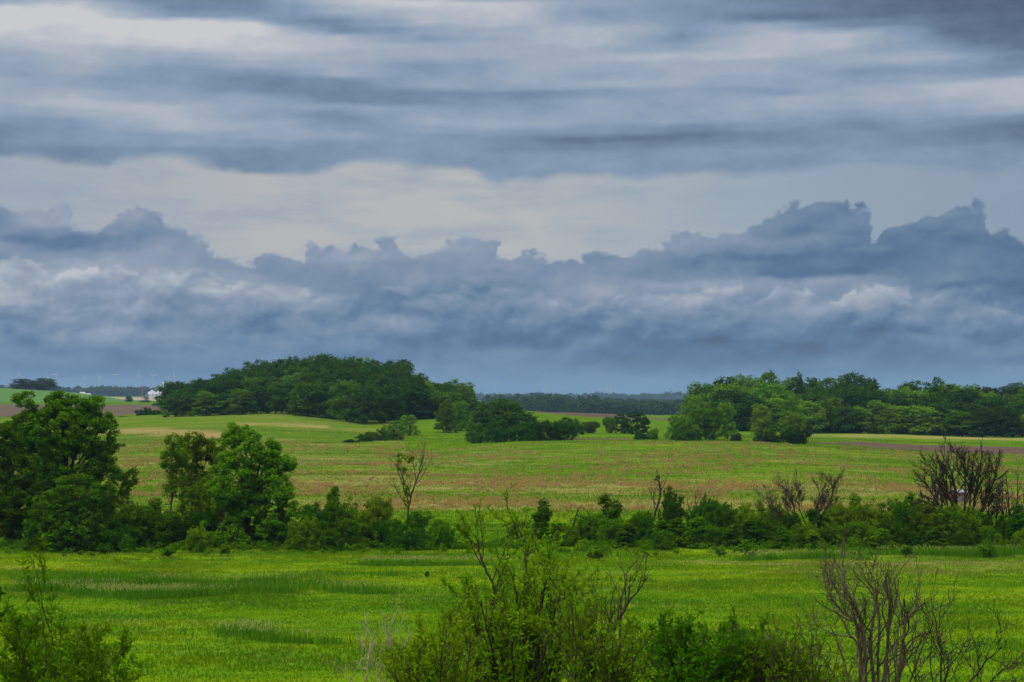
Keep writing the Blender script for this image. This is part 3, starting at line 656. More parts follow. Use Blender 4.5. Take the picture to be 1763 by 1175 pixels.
# hedge bushes (px, base row, top row, width, distance, shape, foliage, words)
HB = [
 (228,942,875,70,126,'bush','deep','dark green hedge bush between the tallest tree and the olive trees'),
 (262,942,860,46,128,'cone','mid','pointed mid green bush left of the slender olive tree'),
 (205,944,905,70,123,'bush','mid','low green bush at the foot of the leaning olive tree'),
 (300,943,888,76,126,'bush','deep','dark low bush under the slender olive trees'),
 (352,943,880,70,127,'bush','deep','dark bush at the foot of the airy olive tree'),
 (345,944,905,46,122,'bush','olive','small olive bush in front of the airy olive tree'),
 (545,941,868,80,128,'bush','mid','green bush just right of the stepped bright tree'),
 (568,935,840,36,133,'cone','deep','dark pointed sapling behind the hedge right of the bright tree'),
 (525,943,890,60,124,'bush','bright','bright low bush against the right foot of the bright tree'),
 (600,941,860,84,128,'bush','mid','wide mid green bush left of the half bare tree'),
 (640,942,858,80,127,'bush','olive','olive green rounded bush left of the half bare tree'),
 (585,943,895,70,124,'bush','deep','dark low bush in the gap left of the olive rounded bush'),
 (668,942,895,60,126,'bush','deep','dark bush directly left of the half bare tree trunk'),
 (735,941,880,74,127,'bush','mid','leafy green bush just right of the half bare tree'),
 (765,942,900,46,125,'bush','mid','last small bush where the left hedge ends in open grass'),
 (700,943,905,56,124,'bush','deep','low dark bush covering the foot of the half bare tree'),
 (895,920,895,50,133,'bush','bright','small bright bush beside the narrow conical tree'),
 (955,932,900,50,130,'bush','deep','low dark bush at the foot of the conical tree'),
 (1015,933,885,64,131,'bush','mid','green bush right of the broken stump'),
 (1052,930,852,44,134,'cone','bright','bright pointed bush left of the leaning dead tree'),
 (1060,934,892,60,129,'bush','bright','bright leafy low bush in front of the pointed one'),
 (1100,932,888,60,130,'bush','mid','green bush at the foot of the leaning dead tree'),
 (1105,933,880,46,133,'bush','mid','green bush behind the foot of the leaning dead tree'),
 (1158,930,843,50,133,'bush','deep','dark round topped bush between the two dead trees'),
 (1135,934,895,44,128,'cone','mid','small leafy upright bush below the dark round one'),
 (1168,936,892,40,127,'cone','bright','bright upright bush, front one between the two dead trees'),
 (1195,938,890,46,126,'cone','bright','bright upright bush in front of the small dead tree'),
 (1215,930,855,50,134,'bush','mid','green bush right behind the small dead tree'),
 (1245,930,866,64,133,'bush','deep','dark green bush right of the small dead tree'),
 (1285,930,868,54,133,'bush','olive','olive bush left of the wide bare tree'),
 (1235,938,905,50,127,'bush','mid','low bush in front of the dark green one'),
 (1292,940,895,42,127,'cone','deep','dark upright bush below the olive one'),
 (1325,938,893,54,128,'bush','mid','green bush left of the wide bare tree foot'),
 (1345,943,905,34,125,'cone','bright','small bright bush in front of the green one by the bare tree'),
 (1365,935,885,50,130,'bush','deep','dark bush under the wide bare tree'),
 (1408,935,878,46,129,'cone','deep','dark upright bush right of the wide bare tree stems'),
 (1340,925,870,70,137,'bush','olive','olive bush behind the stems of the wide bare tree'),
 (1385,940,900,50,126,'bush','bright','bright low bush in front of the wide bare tree'),
 (1450,936,868,76,130,'bush','olive','yellow green bush right of the wide bare tree'),
 (1430,940,900,54,127,'bush','mid','mid green low bush beside the yellow green one'),
 (1500,937,862,84,130,'bush','olive','wide yellow green bush under the small bare bush'),
 (1485,941,898,60,127,'bush','mid','green low bush in front of the wide yellow green one'),
 (1550,937,862,84,130,'bush','mid','broad green bush left of the big dark bare tree'),
 (1540,942,895,60,127,'bush','deep','dark low bush at the front of the broad green one'),
 (1600,937,866,80,129,'bush','olive','yellow green bush at the left foot of the big dark bare tree'),
 (1590,943,905,56,126,'bush','deep','low dark bush in front of the big dark bare tree'),
 (1650,938,870,84,128,'bush','mid','green bush covering the foot of the big dark bare tree'),
 (1615,945,905,40,124,'cone','bright','bright leafy sprouting bush in front of the big dark bare tree'),
 (1690,940,885,50,128,'bush','deep','dark bush at the right foot of the big dark bare tree'),
 (1660,946,910,46,124,'bush','mid','low mid green bush below the big dark bare tree'),
 (1728,935,888,44,130,'bush','mid','green bush among the thin bare trunks'),
 (1755,938,870,40,128,'cone','deep','dark upright bush against the right edge of the photo'),
 (975,938,905,40,127,'bush','bright','small bright bush at the foot of the broken stump'),
 (1078,938,900,36,126,'cone','bright','ragged bright upright bush in front of the bush by the leaning dead tree'),
 (1140,940,912,40,124,'bush','mid','low spreading bush in the grass below the two dead trees'),
 (1262,940,902,36,126,'cone','bright','bright upright bush between the low bush and the dark upright one'),
 (1308,925,862,30,135,'cone','olive','olive pointed bush rising left of the wide bare tree'),
 (1405,944,912,34,124,'cone','bright','bright little upright bush in front of the bare tree hedge'),
 (1470,930,852,34,134,'cone','olive','olive pointed bush rising right of the wide bare tree'),
 (1520,945,910,36,124,'cone','bright','bright little upright bush before the wide yellow green bush'),
 (1575,930,850,36,134,'cone','mid','mid green pointed bush left of the big dark bare tree'),
 (1705,944,905,38,125,'bush','bright','bright bush before the thin bare trunks'),
 (1770,944,905,50,125,'bush','bright','bright low bush at the right edge of the photo'),
]
for (px, yb, yt, wd, Y, kd, fo, lb) in HB:
    place(kd, px, yb, yt, wd, Y, fo, 'shrub' if kd == 'bush' else 'upright_shrub', lb, 'shrub', 'leafy bushes along the hedgerow', crown='foliage', trunk='stems')
place('cone', 937, 920, 862, 40, 134, 'bright', 'conical_tree', 'narrow conical bright green young tree alone right of the hedge gap', 'tree', vi=1)
# dark leafy sprouts standing in the pasture
SP = [(940,965,950,20,'left one of the dark sprouts in the pasture under the conical tree'), (1030,965,946,22,'dark sprout left of the forked pair in the pasture'), (1018,962,948,16,'small sprout in the pasture beneath the green bush'),
      (735,995,983,9,'tiny lone sprout in the pasture beneath the left hedge end'), (1285,958,930,36,'leafy sprout just in front of the hedge left of the wide bare tree'), (1240,958,944,20,'low sprout in the pasture below the dark green bush'),
      (1700,960,938,26,'leafy sprout in the pasture at the right below the bare trunks'), (1560,958,940,24,'leafy sprout in the pasture below the broad green bush'),
      (290,960,938,26,'leafy sprout in the pasture below the slender olive tree'), (385,958,938,22,'leafy sprout in the pasture below the stepped bright tree'), (175,955,935,18,'leafy sprout in the pasture below the tall shrub')]
for (px, yb, yt, wd, lb) in SP:
    Y = F * CZ / (yb - HOR)
    place('sprout', px, yb, yt, wd, Y, 'mid', 'sprout', lb, 'plant', 'sprouts in the pasture', crown='foliage', trunk='stems', sink=.02)

# ------------------------------------------------------------------ bare trees of the hedgerow
def bare_tree(name, bx, by, Y, stems, seed, label, barkm, P, r0=.09, depth=.5, cat='bare tree', extra=None, kparts=('stems',)):
    """stems: poly-lines of (px, row[, thickness]) as seen, bent in depth too"""
    rng = np.random.default_rng(seed); T = MB(); tw = []; x0 = at(bx, Y); z0 = hz(x0, Y); k = Y / F
    byy = HOR + F * (CZ - z0) / Y
    for s in stems:
        d = rng.normal() * depth; m_ = len(s)
        pts = np.array([((p[0] - bx) * k, d * (i / max(1, m_ - 1)), (by - p[1]) * k) for i, p in enumerate(s)])
        t = np.linspace(0, m_ - 1, (m_ - 1) * 5 + 1); path = np.stack([np.interp(t, range(m_), pts[:, j]) for j in range(3)], -1)
        path[1:-1] = .25 * path[:-2] + .5 * path[1:-1] + .25 * path[2:]; path += rng.normal(size=path.shape) * .02 * np.array([1, 1, .3])
        rr = (s[0][2] if len(s[0]) > 2 else r0) * .78; rad = np.linspace(rr, max(rr * .22, P['rmin']), len(path)); T.tube(path, rad, 6)
        L = float(np.linalg.norm(np.diff(path, axis=0), axis=1).sum()); branch(T, rng, path, rad, L, 0, P, tw, P.get('t0', .3))
    o = empty(name, (x0, Y, z0 + (byy - by) * 0)); link(kparts[0], T.data('stems', barkm), o)
    if extra:
        K = MB(); extra(K, rng, tw, k, bx, by); link('foliage', K.data('foliage', FOL[P.get('fol', 'olive')]), o)
    return tag(o, label, cat)
PB = dict(seg=.22, wob=.15, up=.06, rmin=.008, nc=[9, 6, 4], max=3, ang=38, ratio=.44, lmin=.1)
PD = dict(PB, nc=[15, 9, 6], up=.10, ang=34, rmin=.0065, ratio=.46)
def tufts(regions, n, rc=.16, nl=16, L=.12, W=.065):
    def f(K, rng, tw, k, bx, by):
        C = []
        for (px, py, rx, rz) in regions:
            for i in range(n):
                d = rdir(rng, 1)[0]; C.append((((px + d[0] * rx * rng.random() ** .5) - bx) * k, d[1] * rx * k * .7, (by - (py + d[2] * rz)) * k))
        leafclumps(K, rng, C, rc, nl, L, W)
    return f
bare_tree('half_bare_tree', 700, 940, 130, [[(700,945,.11),(702,890),(708,855),(722,820),(726,800),(730,790)], [(704,870,.06),(695,845),(686,815),(684,790)], [(703,880,.05),(690,862),(680,845),(676,835)],
          [(708,858,.05),(716,835),(714,808),(705,792)]], 41, 'half bare thin tree with leaves only on its left side', BARK, dict(PB, nc=[6, 4, 3]), extra=tufts([(690,800,9,14),(697,825,8,14),(702,848,7,10),(706,795,9,7),(700,870,6,12)], 14))
bare_tree('fallen_branch', 672, 905, 131, [[(672,905,.06),(680,885),(690,868),(696,860)], [(665,900,.05),(655,870),(650,835),(648,825)]], 42, 'thin dead limbs sticking up left of the half bare tree', DARKBARK, dict(PB, nc=[3, 3, 2], max=2), cat='dead limb')
bare_tree('dead_snag', 556, 900, 130, [[(560,900,.06),(552,872),(546,862)], [(562,890,.04),(556,850),(549,835)]], 43, 'short dead snag poking up between the bright tree and the hedge', GREYBARK, dict(PB, nc=[3, 2], max=2), cat='dead limb')
bare_tree('dead_snag', 235, 900, 131, [[(234,895,.04),(238,872),(243,856)]], 44, 'single thin dead stick in the dip left of the olive trees', GREYBARK, dict(PB, nc=[2, 2], max=1), cat='dead limb')
bare_tree('dead_tree', 1112, 895, 134, [[(1112,900,.14),(1125,862),(1135,830),(1138,815),(1134,795),(1130,778)], [(1113,890,.06),(1122,868),(1140,850),(1155,840),(1160,842)], [(1128,850,.05),(1125,825),(1132,805),(1140,785)],
          [(1134,835,.04),(1150,832),(1162,835)], [(1137,815,.04),(1145,800),(1148,785)], [(1114,885,.09),(1112,872),(1113,862)]], 45,
          'tall leaning dead tree with twisted limbs, left one of two', BARK, dict(PB, nc=[5, 4, 3], ratio=.36), extra=tufts([(1150,833,9,4),(1130,792,5,4)], 8, .1))
bare_tree('dead_tree', 1192, 905, 134, [[(1188,910,.1),(1196,880),(1198,850),(1197,825)], [(1196,878,.05),(1186,858),(1183,842)], [(1197,860,.04),(1210,845),(1215,838)]], 46,
          'smaller dead tree with a thin open top, right one of two', DARKBARK, dict(PB, nc=[6, 4, 3], ratio=.4))
bare_tree('broken_stump', 988, 935, 130, [[(985,935,.10),(987,905),(993,885),(994,876)], [(993,878,.035),(1000,872),(1010,880),(1020,885)]], 47, 'broken leaning stump with one bent thin limb', DARKBARK, dict(PB, nc=[3, 2], max=1, t0=.6), cat='stump')
bare_tree('wide_bare_tree', 1385, 905, 131, [[(1378,910,.10),(1368,880),(1345,858),(1325,845),(1312,832)], [(1378,900,.09),(1370,865),(1365,840),(1360,820),(1345,808)], [(1388,910,.10),(1392,880),(1405,855),(1410,825),(1405,805)],
          [(1390,890,.08),(1405,868),(1425,845),(1432,815),(1428,805)], [(1389,880,.07),(1378,850),(1372,835),(1378,815)], [(1392,885,.06),(1415,850),(1440,838)], [(1371,870,.06),(1358,845),(1348,825)], [(1400,900,.06),(1425,885),(1450,868),(1465,862)]], 48,
          'wide spreading bare tree with a gap in its crown and brown twigs', BARK, dict(PD))
bare_tree('small_bare_tree', 1522, 880, 133, [[(1520,890,.06),(1512,865),(1500,850),(1497,838)], [(1524,890,.06),(1526,860),(1525,840)], [(1526,885,.05),(1540,862),(1545,842)], [(1522,885,.05),(1518,855),(1515,842)]], 49,
          'small bare bush poking out above the yellow green hedge', DARKBARK, dict(PD, nc=[6, 4, 3]))
big = [[(1642,905,.16),(1632,870),(1615,835),(1598,805),(1585,790)], [(1644,905,.15),(1640,865),(1630,820),(1615,785),(1605,765)], [(1655,905,.17),(1652,860),(1648,810),(1642,775),(1632,755)], [(1660,905,.15),(1660,855),(1662,805),(1660,770),(1656,752)],
       [(1664,905,.15),(1674,860),(1680,815),(1688,780),(1690,760)], [(1668,905,.15),(1685,865),(1700,825),(1712,790),(1715,765)], [(1670,900,.12),(1695,870),(1715,840),(1724,815)], [(1640,890,.09),(1622,872),(1600,862),(1588,858)],
       [(1650,890,.12),(1640,840),(1625,800),(1620,770)], [(1662,880,.12),(1670,830),(1672,790),(1675,758)], [(1636,870,.08),(1612,845),(1592,832),(1580,832)], [(1672,880,.1),(1690,840),(1698,800),(1702,775)]]
bare_tree('big_bare_tree', 1655, 905, 129, big, 50, 'largest dark bare tree fanning out from many stems at the right', DARKBARK, dict(PD, nc=[19, 10, 6], ratio=.38, rmin=.007), depth=.9)
for i, (px, lean, top, r_, lb) in enumerate([(1703, -4, 818, .06, 'thin bare trunk nearest the largest bare tree'), (1714, 3, 822, .05, 'thin straight bare trunk second from the largest bare tree'),
                                    (1728, -3, 808, .06, 'middle one of the thin bare trunks at the right edge'), (1742, -14, 800, .07, 'thin bare trunk leaning left near the right edge'), (1750, 6, 795, .06, 'pale topped bare trunk at the very right edge')]):
    bare_tree('bare_tree', px, 910, 131, [[(px, 915, r_ * 1.5), (px + lean * .4, 860), (px + lean, top - 12)], [(px, 880, r_), (px + 8, 845), (px + 11, 812)], [(px, 870, r_), (px - 7, 840), (px - 9, 815)]], 51 + i, lb, GREYBARK if i == 4 else DARKBARK, dict(PB, nc=[8, 5, 3], ratio=.32), cat='bare tree')
# weathered little hut seen through the stems
def hut():
    Y = 185; x = at(1652, Y); z = hz(x, Y); o = empty('hut', (x, Y, z), .25)
    m, n = mat('rusty_board'); t = n.node('ShaderNodeTexCoord')
    finish(n, n.ramp(n.noise(t.outputs['Object'], 2.5, 5, .7), [(.35, (.055, .022, .02)), (.52, (.12, .04, .035)), (.68, (.20, .15, .15))]), .8, .2)
    m2, n = mat('grey_tin'); t = n.node('ShaderNodeTexCoord')
    finish(n, n.ramp(n.noise(t.outputs['Object'], 3, 5, .7), [(.35, (.07, .075, .085)), (.65, (.17, .185, .21))]), .5, .5)
    zt = CZ - (848 - HOR) / F * Y - z; zb = CZ - (868 - HOR) / F * Y - z
    W = MB(); W.box((0, 0, (zt + zb) / 2), (1.25, 1.1, zt - zb)); link('wall', W.data('wall', m), o)
    R_ = MB(); R_.add([(-.75, -.65, zt - .02), (.75, -.65, zt - .02), (.75, 0, zt + .22), (-.75, 0, zt + .22), (.75, .65, zt - .02), (-.75, .65, zt - .02),
                       (-.75, -.65, zt + .03), (.75, -.65, zt + .03), (.75, 0, zt + .28), (-.75, 0, zt + .28), (.75, .65, zt + .03), (-.75, .65, zt + .03)],
                      [(0, 3, 2, 1), (3, 5, 4, 2), (6, 7, 8, 9), (9, 8, 10, 11), (0, 1, 7, 6), (5, 11, 10, 4), (1, 2, 8, 7), (2, 4, 10, 8), (0, 6, 9, 3), (3, 9, 11, 5)]); link('roof', R_.data('roof', m2), o)
    D = MB(); D.box((-.25, -.565, zb + (zt - zb) * .42), (.42, .04, (zt - zb) * .6)); link('door', D.data('door', m2), o)
    for sx in (-1, 1):
        for sy in (-1, 1): G = MB(); G.tube([(sx * .5, sy * .42, -.1), (sx * .5, sy * .42, zb + .02)], .05, 6); link('leg', G.data('leg', DARKBARK), o)
    tag(o, 'small weathered rusty red and grey hut seen through the largest bare tree', 'hut')
hut()

# ------------------------------------------------------------------ trees and bushes in the middle distance
MID = [  # kind, px, base, top, width, distance, foliage, name, label
 ('wood',768,744,690,38,432,'woodpale','round_tree','light green round tree, left one of the pair in front of the hill wood'),
 ('wood',794,744,692,32,440,'woodpale','round_tree','light green tree, right one of the pair in front of the hill wood'),
 ('wood',835,750,694,58,418,'wood','broadleaf_tree','dark green tree at the left of the thicket in mid meadow'),
 ('wood',872,752,688,64,415,'wood','broadleaf_tree','tallest dark tree in the thicket in mid meadow'),
 ('wood',905,752,708,50,420,'wood','broadleaf_tree','dark tree on the right shoulder of the mid meadow thicket'),
 ('midbush',822,756,728,46,368,'deep','thicket_bush','dark bush at the left foot of the mid meadow thicket'),
 ('midbush',862,757,722,56,366,'wood','thicket_bush','dark bush below the tallest tree of the mid meadow thicket'),
 ('midbush',905,757,726,52,366,'deep','thicket_bush','dark bush in the middle foot of the mid meadow thicket'),
 ('midbush',938,758,725,50,364,'wood','thicket_bush','dark rounded bush towards the right end of the thicket'),
 ('midbush',966,758,725,48,364,'deep','thicket_bush','rounded very dark bush ending the thicket on the right'),
 ('midbush',985,750,720,44,440,'wood','hill_bush','grey green bush behind the right end of the thicket'),
 ('midbush',1016,745,726,34,450,'wood','hill_bush','low grey green bush on the slope between thicket and flat topped tree'),
 ('midbush',1050,745,718,26,455,'woodpale','hill_bush','narrow light bush just left of the flat topped tree'),
 ('open',1075,746,712,34,450,'wood','flat_topped_tree','left half of the flat topped tree pair on the green strip'),
 ('open',1098,747,709,42,446,'wood','flat_topped_tree','right and wider one of the flat topped tree pair on the green strip'),
 ('midbush',1105,760,743,26,362,'deep','field_bush','small dark bush at the end of the soil strip'),
 ('midbush',1125,760,738,20,364,'mid','field_bush','small green bush right beside the dark one by the soil strip'),
 ('midbush',1172,760,714,48,362,'woodpale','field_edge_bush','olive bush at the left foot of the right hand wood'),
 ('wood',1205,760,700,44,366,'woodpale','field_edge_tree','green tree in front of the left end of the right hand wood'),
 ('open',1228,760,704,36,370,'mid','field_edge_tree','green tree leaning on the one at the left end of the right wood'),
 ('open',1252,758,694,34,380,'woodpale','field_edge_tree','slender open tree with a forked trunk before the right wood'),
 ('midbush',1185,761,730,50,358,'wood','field_edge_bush','dark low bush below the green field edge tree'),
 ('midbush',1268,759,746,22,362,'wood','field_edge_bush','very low bush right of the forked slender tree'),
 ('wood',1310,752,697,38,420,'yellow','yellow_green_tree','yellow green round tree standing out before the dark wood'),
 ('midbush',1312,764,744,30,356,'wood','field_edge_bush','low dark bush below the yellow green round tree'),
 ('midbush',1330,764,742,28,357,'wood','field_edge_bush','low dark bush just right of the other low one by the field'),
 ('wood',1362,752,685,38,415,'woodpale','field_edge_tree','tall light green tree behind the bush at the ploughed strip corner'),
 ('wood',1366,762,710,42,368,'woodpale','field_edge_tree','light green tree rising out of the bush at the ploughed strip corner'),
 ('midbush',1370,768,738,50,352,'wood','field_edge_bush','dark rounded bush at the corner of the ploughed strip'),
 ('midbush',603,764,756,30,372,'wood','meadow_bush','smallest low bush at the left tip of the meadow bush row'),
 ('midbush',630,762,744,34,378,'mid','meadow_bush','low green bush second in the meadow bush row'),
 ('midbush',652,760,738,36,384,'mid','meadow_bush','green bush in the middle of the meadow bush row'),
 ('midbush',675,757,732,40,390,'mid','meadow_bush','fuller green bush before the light trees of the bush row'),
 ('open',684,748,724,30,408,'woodpale','meadow_tree','pale low tree at the right of the meadow bush row'),
 ('open',706,748,715,32,412,'woodpale','meadow_tree','pale round tree ending the meadow bush row'),
 ('midbush',212,768,763,11,360,'wood','lone_bush','tiny lone grey bush in the meadow right of the tallest left tree'),
 ('midbush',212,722,716,17,520,'mid','lone_bush','low bush on the meadow rim by the ploughed field'),
 ('midbush',248,720,702,30,560,'wood','wood_edge_bush','dark bush at the left end of the hill wood'),
 ('midbush',268,720,706,24,540,'wood','wood_edge_bush','dark low bush touching the left end of the hill wood'),
 ('wood',222,696,682,13,1050,'grey','lone_tree','small lone tree beyond the ploughed field'),
 ('midbush',250,694,689,19,1150,'grey','lone_bush','flat low bush right of the small lone tree'),
 ('open',252,688,677,9,2000,'grey','lone_tree','tiny hazy tree on the pale stubble field'),
 ('wood',45,669,653,44,1240,'grey','ridge_tree','wide grey green tree, left one on the green ridge at far left'),
 ('wood',76,670,652,44,1240,'grey','ridge_tree','grey green tree, right one on the green ridge at far left'),
 ('wood',1752,690,660,40,1300,'grey','ridge_tree','hazy dark tree above the right end of the right wood'),
 ('wood',1735,690,666,34,1320,'grey','ridge_tree','hazy low tree just left of the dark one above the right wood'),
]
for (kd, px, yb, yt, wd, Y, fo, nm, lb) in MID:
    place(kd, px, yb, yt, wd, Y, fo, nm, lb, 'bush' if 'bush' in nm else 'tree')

# ------------------------------------------------------------------ the two woods
def wood(prof, front, rows, fol_fn, seed, where, ends, wpx, grp):
    rng = random.Random(seed); px0, px1 = ends; k = 0
    xs = [p[0] for p in prof]; ys = [p[1] for p in prof]; fx = [p[0] for p in front]; fy = [p[1] for p in front]
    for ri, (dY, frac, step) in enumerate(rows):
        px = px0 + rng.random() * step * .5; j = 0
        while px < px1:
            Y0 = float(np.interp(px, fx, fy)); Y = Y0 + dY + rng.uniform(-5, 5)
            base = HOR + F * (CZ - hz(at(px, Y), Y)) / Y
            top = float(np.interp(px, xs, ys)); yt = top + (base - top) * (1 - frac) + rng.uniform(-4, 5) * (1.2 if frac > .9 else 1.8)
            if base - yt < 25: yt = base - 25
            wd = wpx * rng.uniform(.8, 1.25)
            fo, adj = fol_fn(rng, ri, px); j += 1
            if ri == 0: lb = f'{adj} front edge tree of the {where}, {ORD[j - 1]} from its left end'; g_ = None
            elif ri == len(rows) - 1: lb = f'crown on the skyline of the {where}, {ORD[j - 1]} from its left end'; g_ = None
            else: lb = f'broadleaf tree crowded in the {ORD[ri]} row of the {where}, {ORD[j - 1]} from its left end'; g_ = None
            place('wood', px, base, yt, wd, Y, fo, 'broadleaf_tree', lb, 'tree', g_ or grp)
            px += step * rng.uniform(.8, 1.2)
ORD = ['first', 'second', 'third', 'fourth', 'fifth', 'sixth', 'seventh', 'eighth', 'ninth', 'tenth', 'eleventh', 'twelfth', 'thirteenth', 'fourteenth', 'fifteenth',
       'sixteenth', 'seventeenth', 'eighteenth', 'nineteenth', 'twentieth', 'twenty-first', 'twenty-second', 'twenty-third', 'twenty-fourth', 'twenty-fifth', 'twenty-sixth', 'twenty-seventh', 'twenty-eighth', 'twenty-ninth', 'thirtieth', 'thirty-first', 'thirty-second']
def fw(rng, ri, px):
    return ('woodpale', 'light green') if rng.random() < (.25 if ri == 0 else .12) else ('wood', 'dark green')
wood([(275,690),(290,660),(340,655),(400,636),(470,624),(520,617),(570,611),(620,619),(690,621),(712,636),(740,662),(765,658),(795,660),(812,694)],
     [(275,500),(480,493),(560,482),(640,470),(700,490),(820,510)],
     [(0, .62, 30), (16, .76, 33), (34, .88, 33), (54, .95, 33), (76, 1.0, 27)], fw, 7, 'hill wood', (297, 806), 52, 'trees of the hill wood')
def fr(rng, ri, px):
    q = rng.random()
    if ri == 0: return ('yellow', 'yellow green') if q < .15 else (('woodpale', 'light green') if q < .5 else ('wood', 'dark green'))
    return ('woodpale', 'light green') if q < .3 else ('wood', 'dark green')
wood([(1185,668),(1200,657),(1250,657),(1278,645),(1335,641),(1362,656),(1395,652),(1450,648),(1500,652),(1535,668),(1560,657),(1605,653),(1640,662),(1680,667),(1720,670),(1763,667),(1900,665)],
     [(1185,500),(1400,490),(1763,478),(1900,475)],
     [(0, .55, 33), (14, .74, 36), (30, .88, 36), (48, 1.0, 34)], fr, 9, 'right wood', (1200, 1835), 58, 'trees of the right wood')
place('open', 1376, 744, 645, 24, 515, 'wood', 'snag_tree', 'thin spiky topped tree rising above the right wood', 'tree', vi=2)

# far woods that read as one mass
def far_wood(name, label, rows, seed, fol, leaf, hgt):
    rng = np.random.default_rng(seed); K = MB(); C = []; RC = []
    for (p0, p1, Y0, ytop, step, jit) in rows:
        px = p0
        while px < p1:
            Y = Y0 * (1 + rng.normal() * .012); x = at(px, Y); z = hz(x, Y)
            yt = (ytop(px) if callable(ytop) else ytop) + rng.normal() * jit
            h = max(CZ - (yt - HOR) / F * Y - z, hgt * .5); w_ = h * (.38 + .2 * rng.random())
            nn_ = 60; d = rdir(rng, nn_); d[:, 2] = rng.random(nn_) * 2.1 - 1.1; d[:, :2] *= np.sqrt(np.clip(1.1 - d[:, 2:3] ** 2 * np.where(d[:, 2:3] > 0, 1, .2), .05, 1))
            C.append(np.stack([x + d[:, 0] * w_ * .9, Y + d[:, 1] * w_ * .9, z + h * .5 + d[:, 2] * h * .45], -1)); px += step * (.6 + .8 * rng.random())
    C = np.concatenate(C); leafclumps(K, rng, C, leaf * 1.3, 9, leaf, leaf * .75)
    return tag(link(name, K.data(name, FOL[fol])), label, 'wood', kind='stuff')
prof_c = lambda px: float(np.interp(px, [800, 850, 880, 930, 1000, 1060, 1100, 1185], [686, 681, 682, 677, 683, 686, 688, 687]))
far_wood('far_wood', 'blue green wood filling the valley beyond the meadow, centre', [(840, 1250, 1750, prof_c, 9, 1.6), (880, 1250, 1500, lambda p: prof_c(p) + 5, 10, 1.6), (990, 1260, 1380, lambda p: prof_c(p) + 8, 10, 1.5)], 61, 'grey', 1.5, 12)
far_wood('far_treeline', 'thin hazy line of trees along the left horizon', [(-150, 110, 3300, 666, 9, 1.2), (100, 150, 3300, 669, 8, 1.5), (148, 300, 3300, lambda p: float(np.interp(p, [148, 180, 215, 245, 300], [670, 665, 669, 668, 670])), 7, 1.2)], 62, 'grey', 3.0, 14)
far_wood('horizon_trees', 'faint blue trees on the horizon', [(-200, 330, 6000, 670, 12, 1.5), (790, 1300, 5200, 680, 10, 1.0), (1150, 1950, 5200, 678, 14, 1.5)], 63, 'grey', 6.0, 14)

# ------------------------------------------------------------------ farmstead and turbines on the horizon
def plain(name, c, rough=.5):
    m, n = mat(name); t = n.node('ShaderNodeTexCoord')
    finish(n, n.mix(n.mapr(n.noise(t.outputs['Object'], .3, 3, .6), .3, .7, 0, .3), (*c, 1), (c[0] * .8, c[1] * .8, c[2] * .8, 1)), rough, .3); return m
TWHITE = plain('turbine_white', (.44, .46, .50)); WHITE = plain('white_paint', (.34, .35, .38)); TIN = plain('galvanised', (.62, .65, .68), .35); ROOFW = plain('pale_roof', (.42, .44, .47)); GLASSD = plain('dark_opening', (.04, .05, .06))
def lathe(Bm, prof, k=16, c=(0, 0)):
    th = np.arange(k) * 2 * math.pi / k; V = np.array([[(c[0] + r * math.cos(a), c[1] + r * math.sin(a), z) for a in th] for r, z in prof])
    i = np.arange(len(prof) - 1)[:, None] * k; j = np.arange(k)[None]; j2 = (j + 1) % k
    Bm.add(V, np.stack([i + j, i + j2, i + k + j2, i + k + j], -1).reshape(-1, 4), 0, True)
def barn(px, Y, w_, d_, h_, rise, name, label, cat):
    x = at(px, Y); z = hz(x, Y); o = empty(name, (x, Y, z), .2)
    W = MB(); W.box((0, 0, h_ / 2), (w_, d_, h_)); W.add([(-w_ / 2, -d_ / 2, h_), (-w_ / 2, d_ / 2, h_), (-w_ / 2, 0, h_ + rise), (w_ / 2, -d_ / 2, h_), (w_ / 2, d_ / 2, h_), (w_ / 2, 0, h_ + rise)], [(0, 2, 1), (3, 4, 5)])
    link('wall', W.data('wall', WHITE), o); R_ = MB(); e = .6
    for s in (-1, 1):
        R_.add([(-w_ / 2 - e, s * (d_ / 2 + e), h_ - .2), (w_ / 2 + e, s * (d_ / 2 + e), h_ - .2), (w_ / 2 + e, 0, h_ + rise + .15), (-w_ / 2 - e, 0, h_ + rise + .15),
                (-w_ / 2 - e, s * (d_ / 2 + e), h_ + .1), (w_ / 2 + e, s * (d_ / 2 + e), h_ + .1), (w_ / 2 + e, 0, h_ + rise + .45), (-w_ / 2 - e, 0, h_ + rise + .45)],
               [(0, 1, 2, 3), (4, 5, 6, 7), (0, 1, 5, 4), (0, 3, 7, 4), (1, 2, 6, 5)])
    link('roof', R_.data('roof', ROOFW), o)
    D = MB(); D.box((w_ * .15, -d_ / 2 - .05, h_ * .35), (w_ * .22, .12, h_ * .7)); link('door', D.data('door', GLASSD), o)
    return tag(o, label, cat)
barn(142, 2950, 7, 7, 4.2, 3.6, 'farmhouse', 'white farmhouse, left one of the two far left buildings', 'house')
barn(151, 2960, 8, 6, 3.2, 2.4, 'farm_shed', 'white low farm shed just right of the far farmhouse', 'shed')
def grain_bin(px, Y, r, h_, rise, label):
    x = at(px, Y); o = empty('grain_bin', (x, Y, hz(x, Y))); W = MB(); lathe(W, [(r, -.5), (r, h_)], 20); link('wall', W.data('wall', TIN), o)
    R_ = MB(); lathe(R_, [(r * 1.04, h_ - .1), (r * .15, h_ + rise), (r * .15, h_ + rise + .6), (.01, h_ + rise + .8)], 20); link('roof', R_.data('roof', ROOFW), o)
    return tag(o, label, 'grain bin', 'grain bins beside the hill wood')
grain_bin(262, 2900, 9.0, 5.5, 5.5, 'widest white coned grain bin, middle of the far row')
grain_bin(256, 2880, 5.0, 4.5, 3.5, 'low grain bin at the left end of the far row')
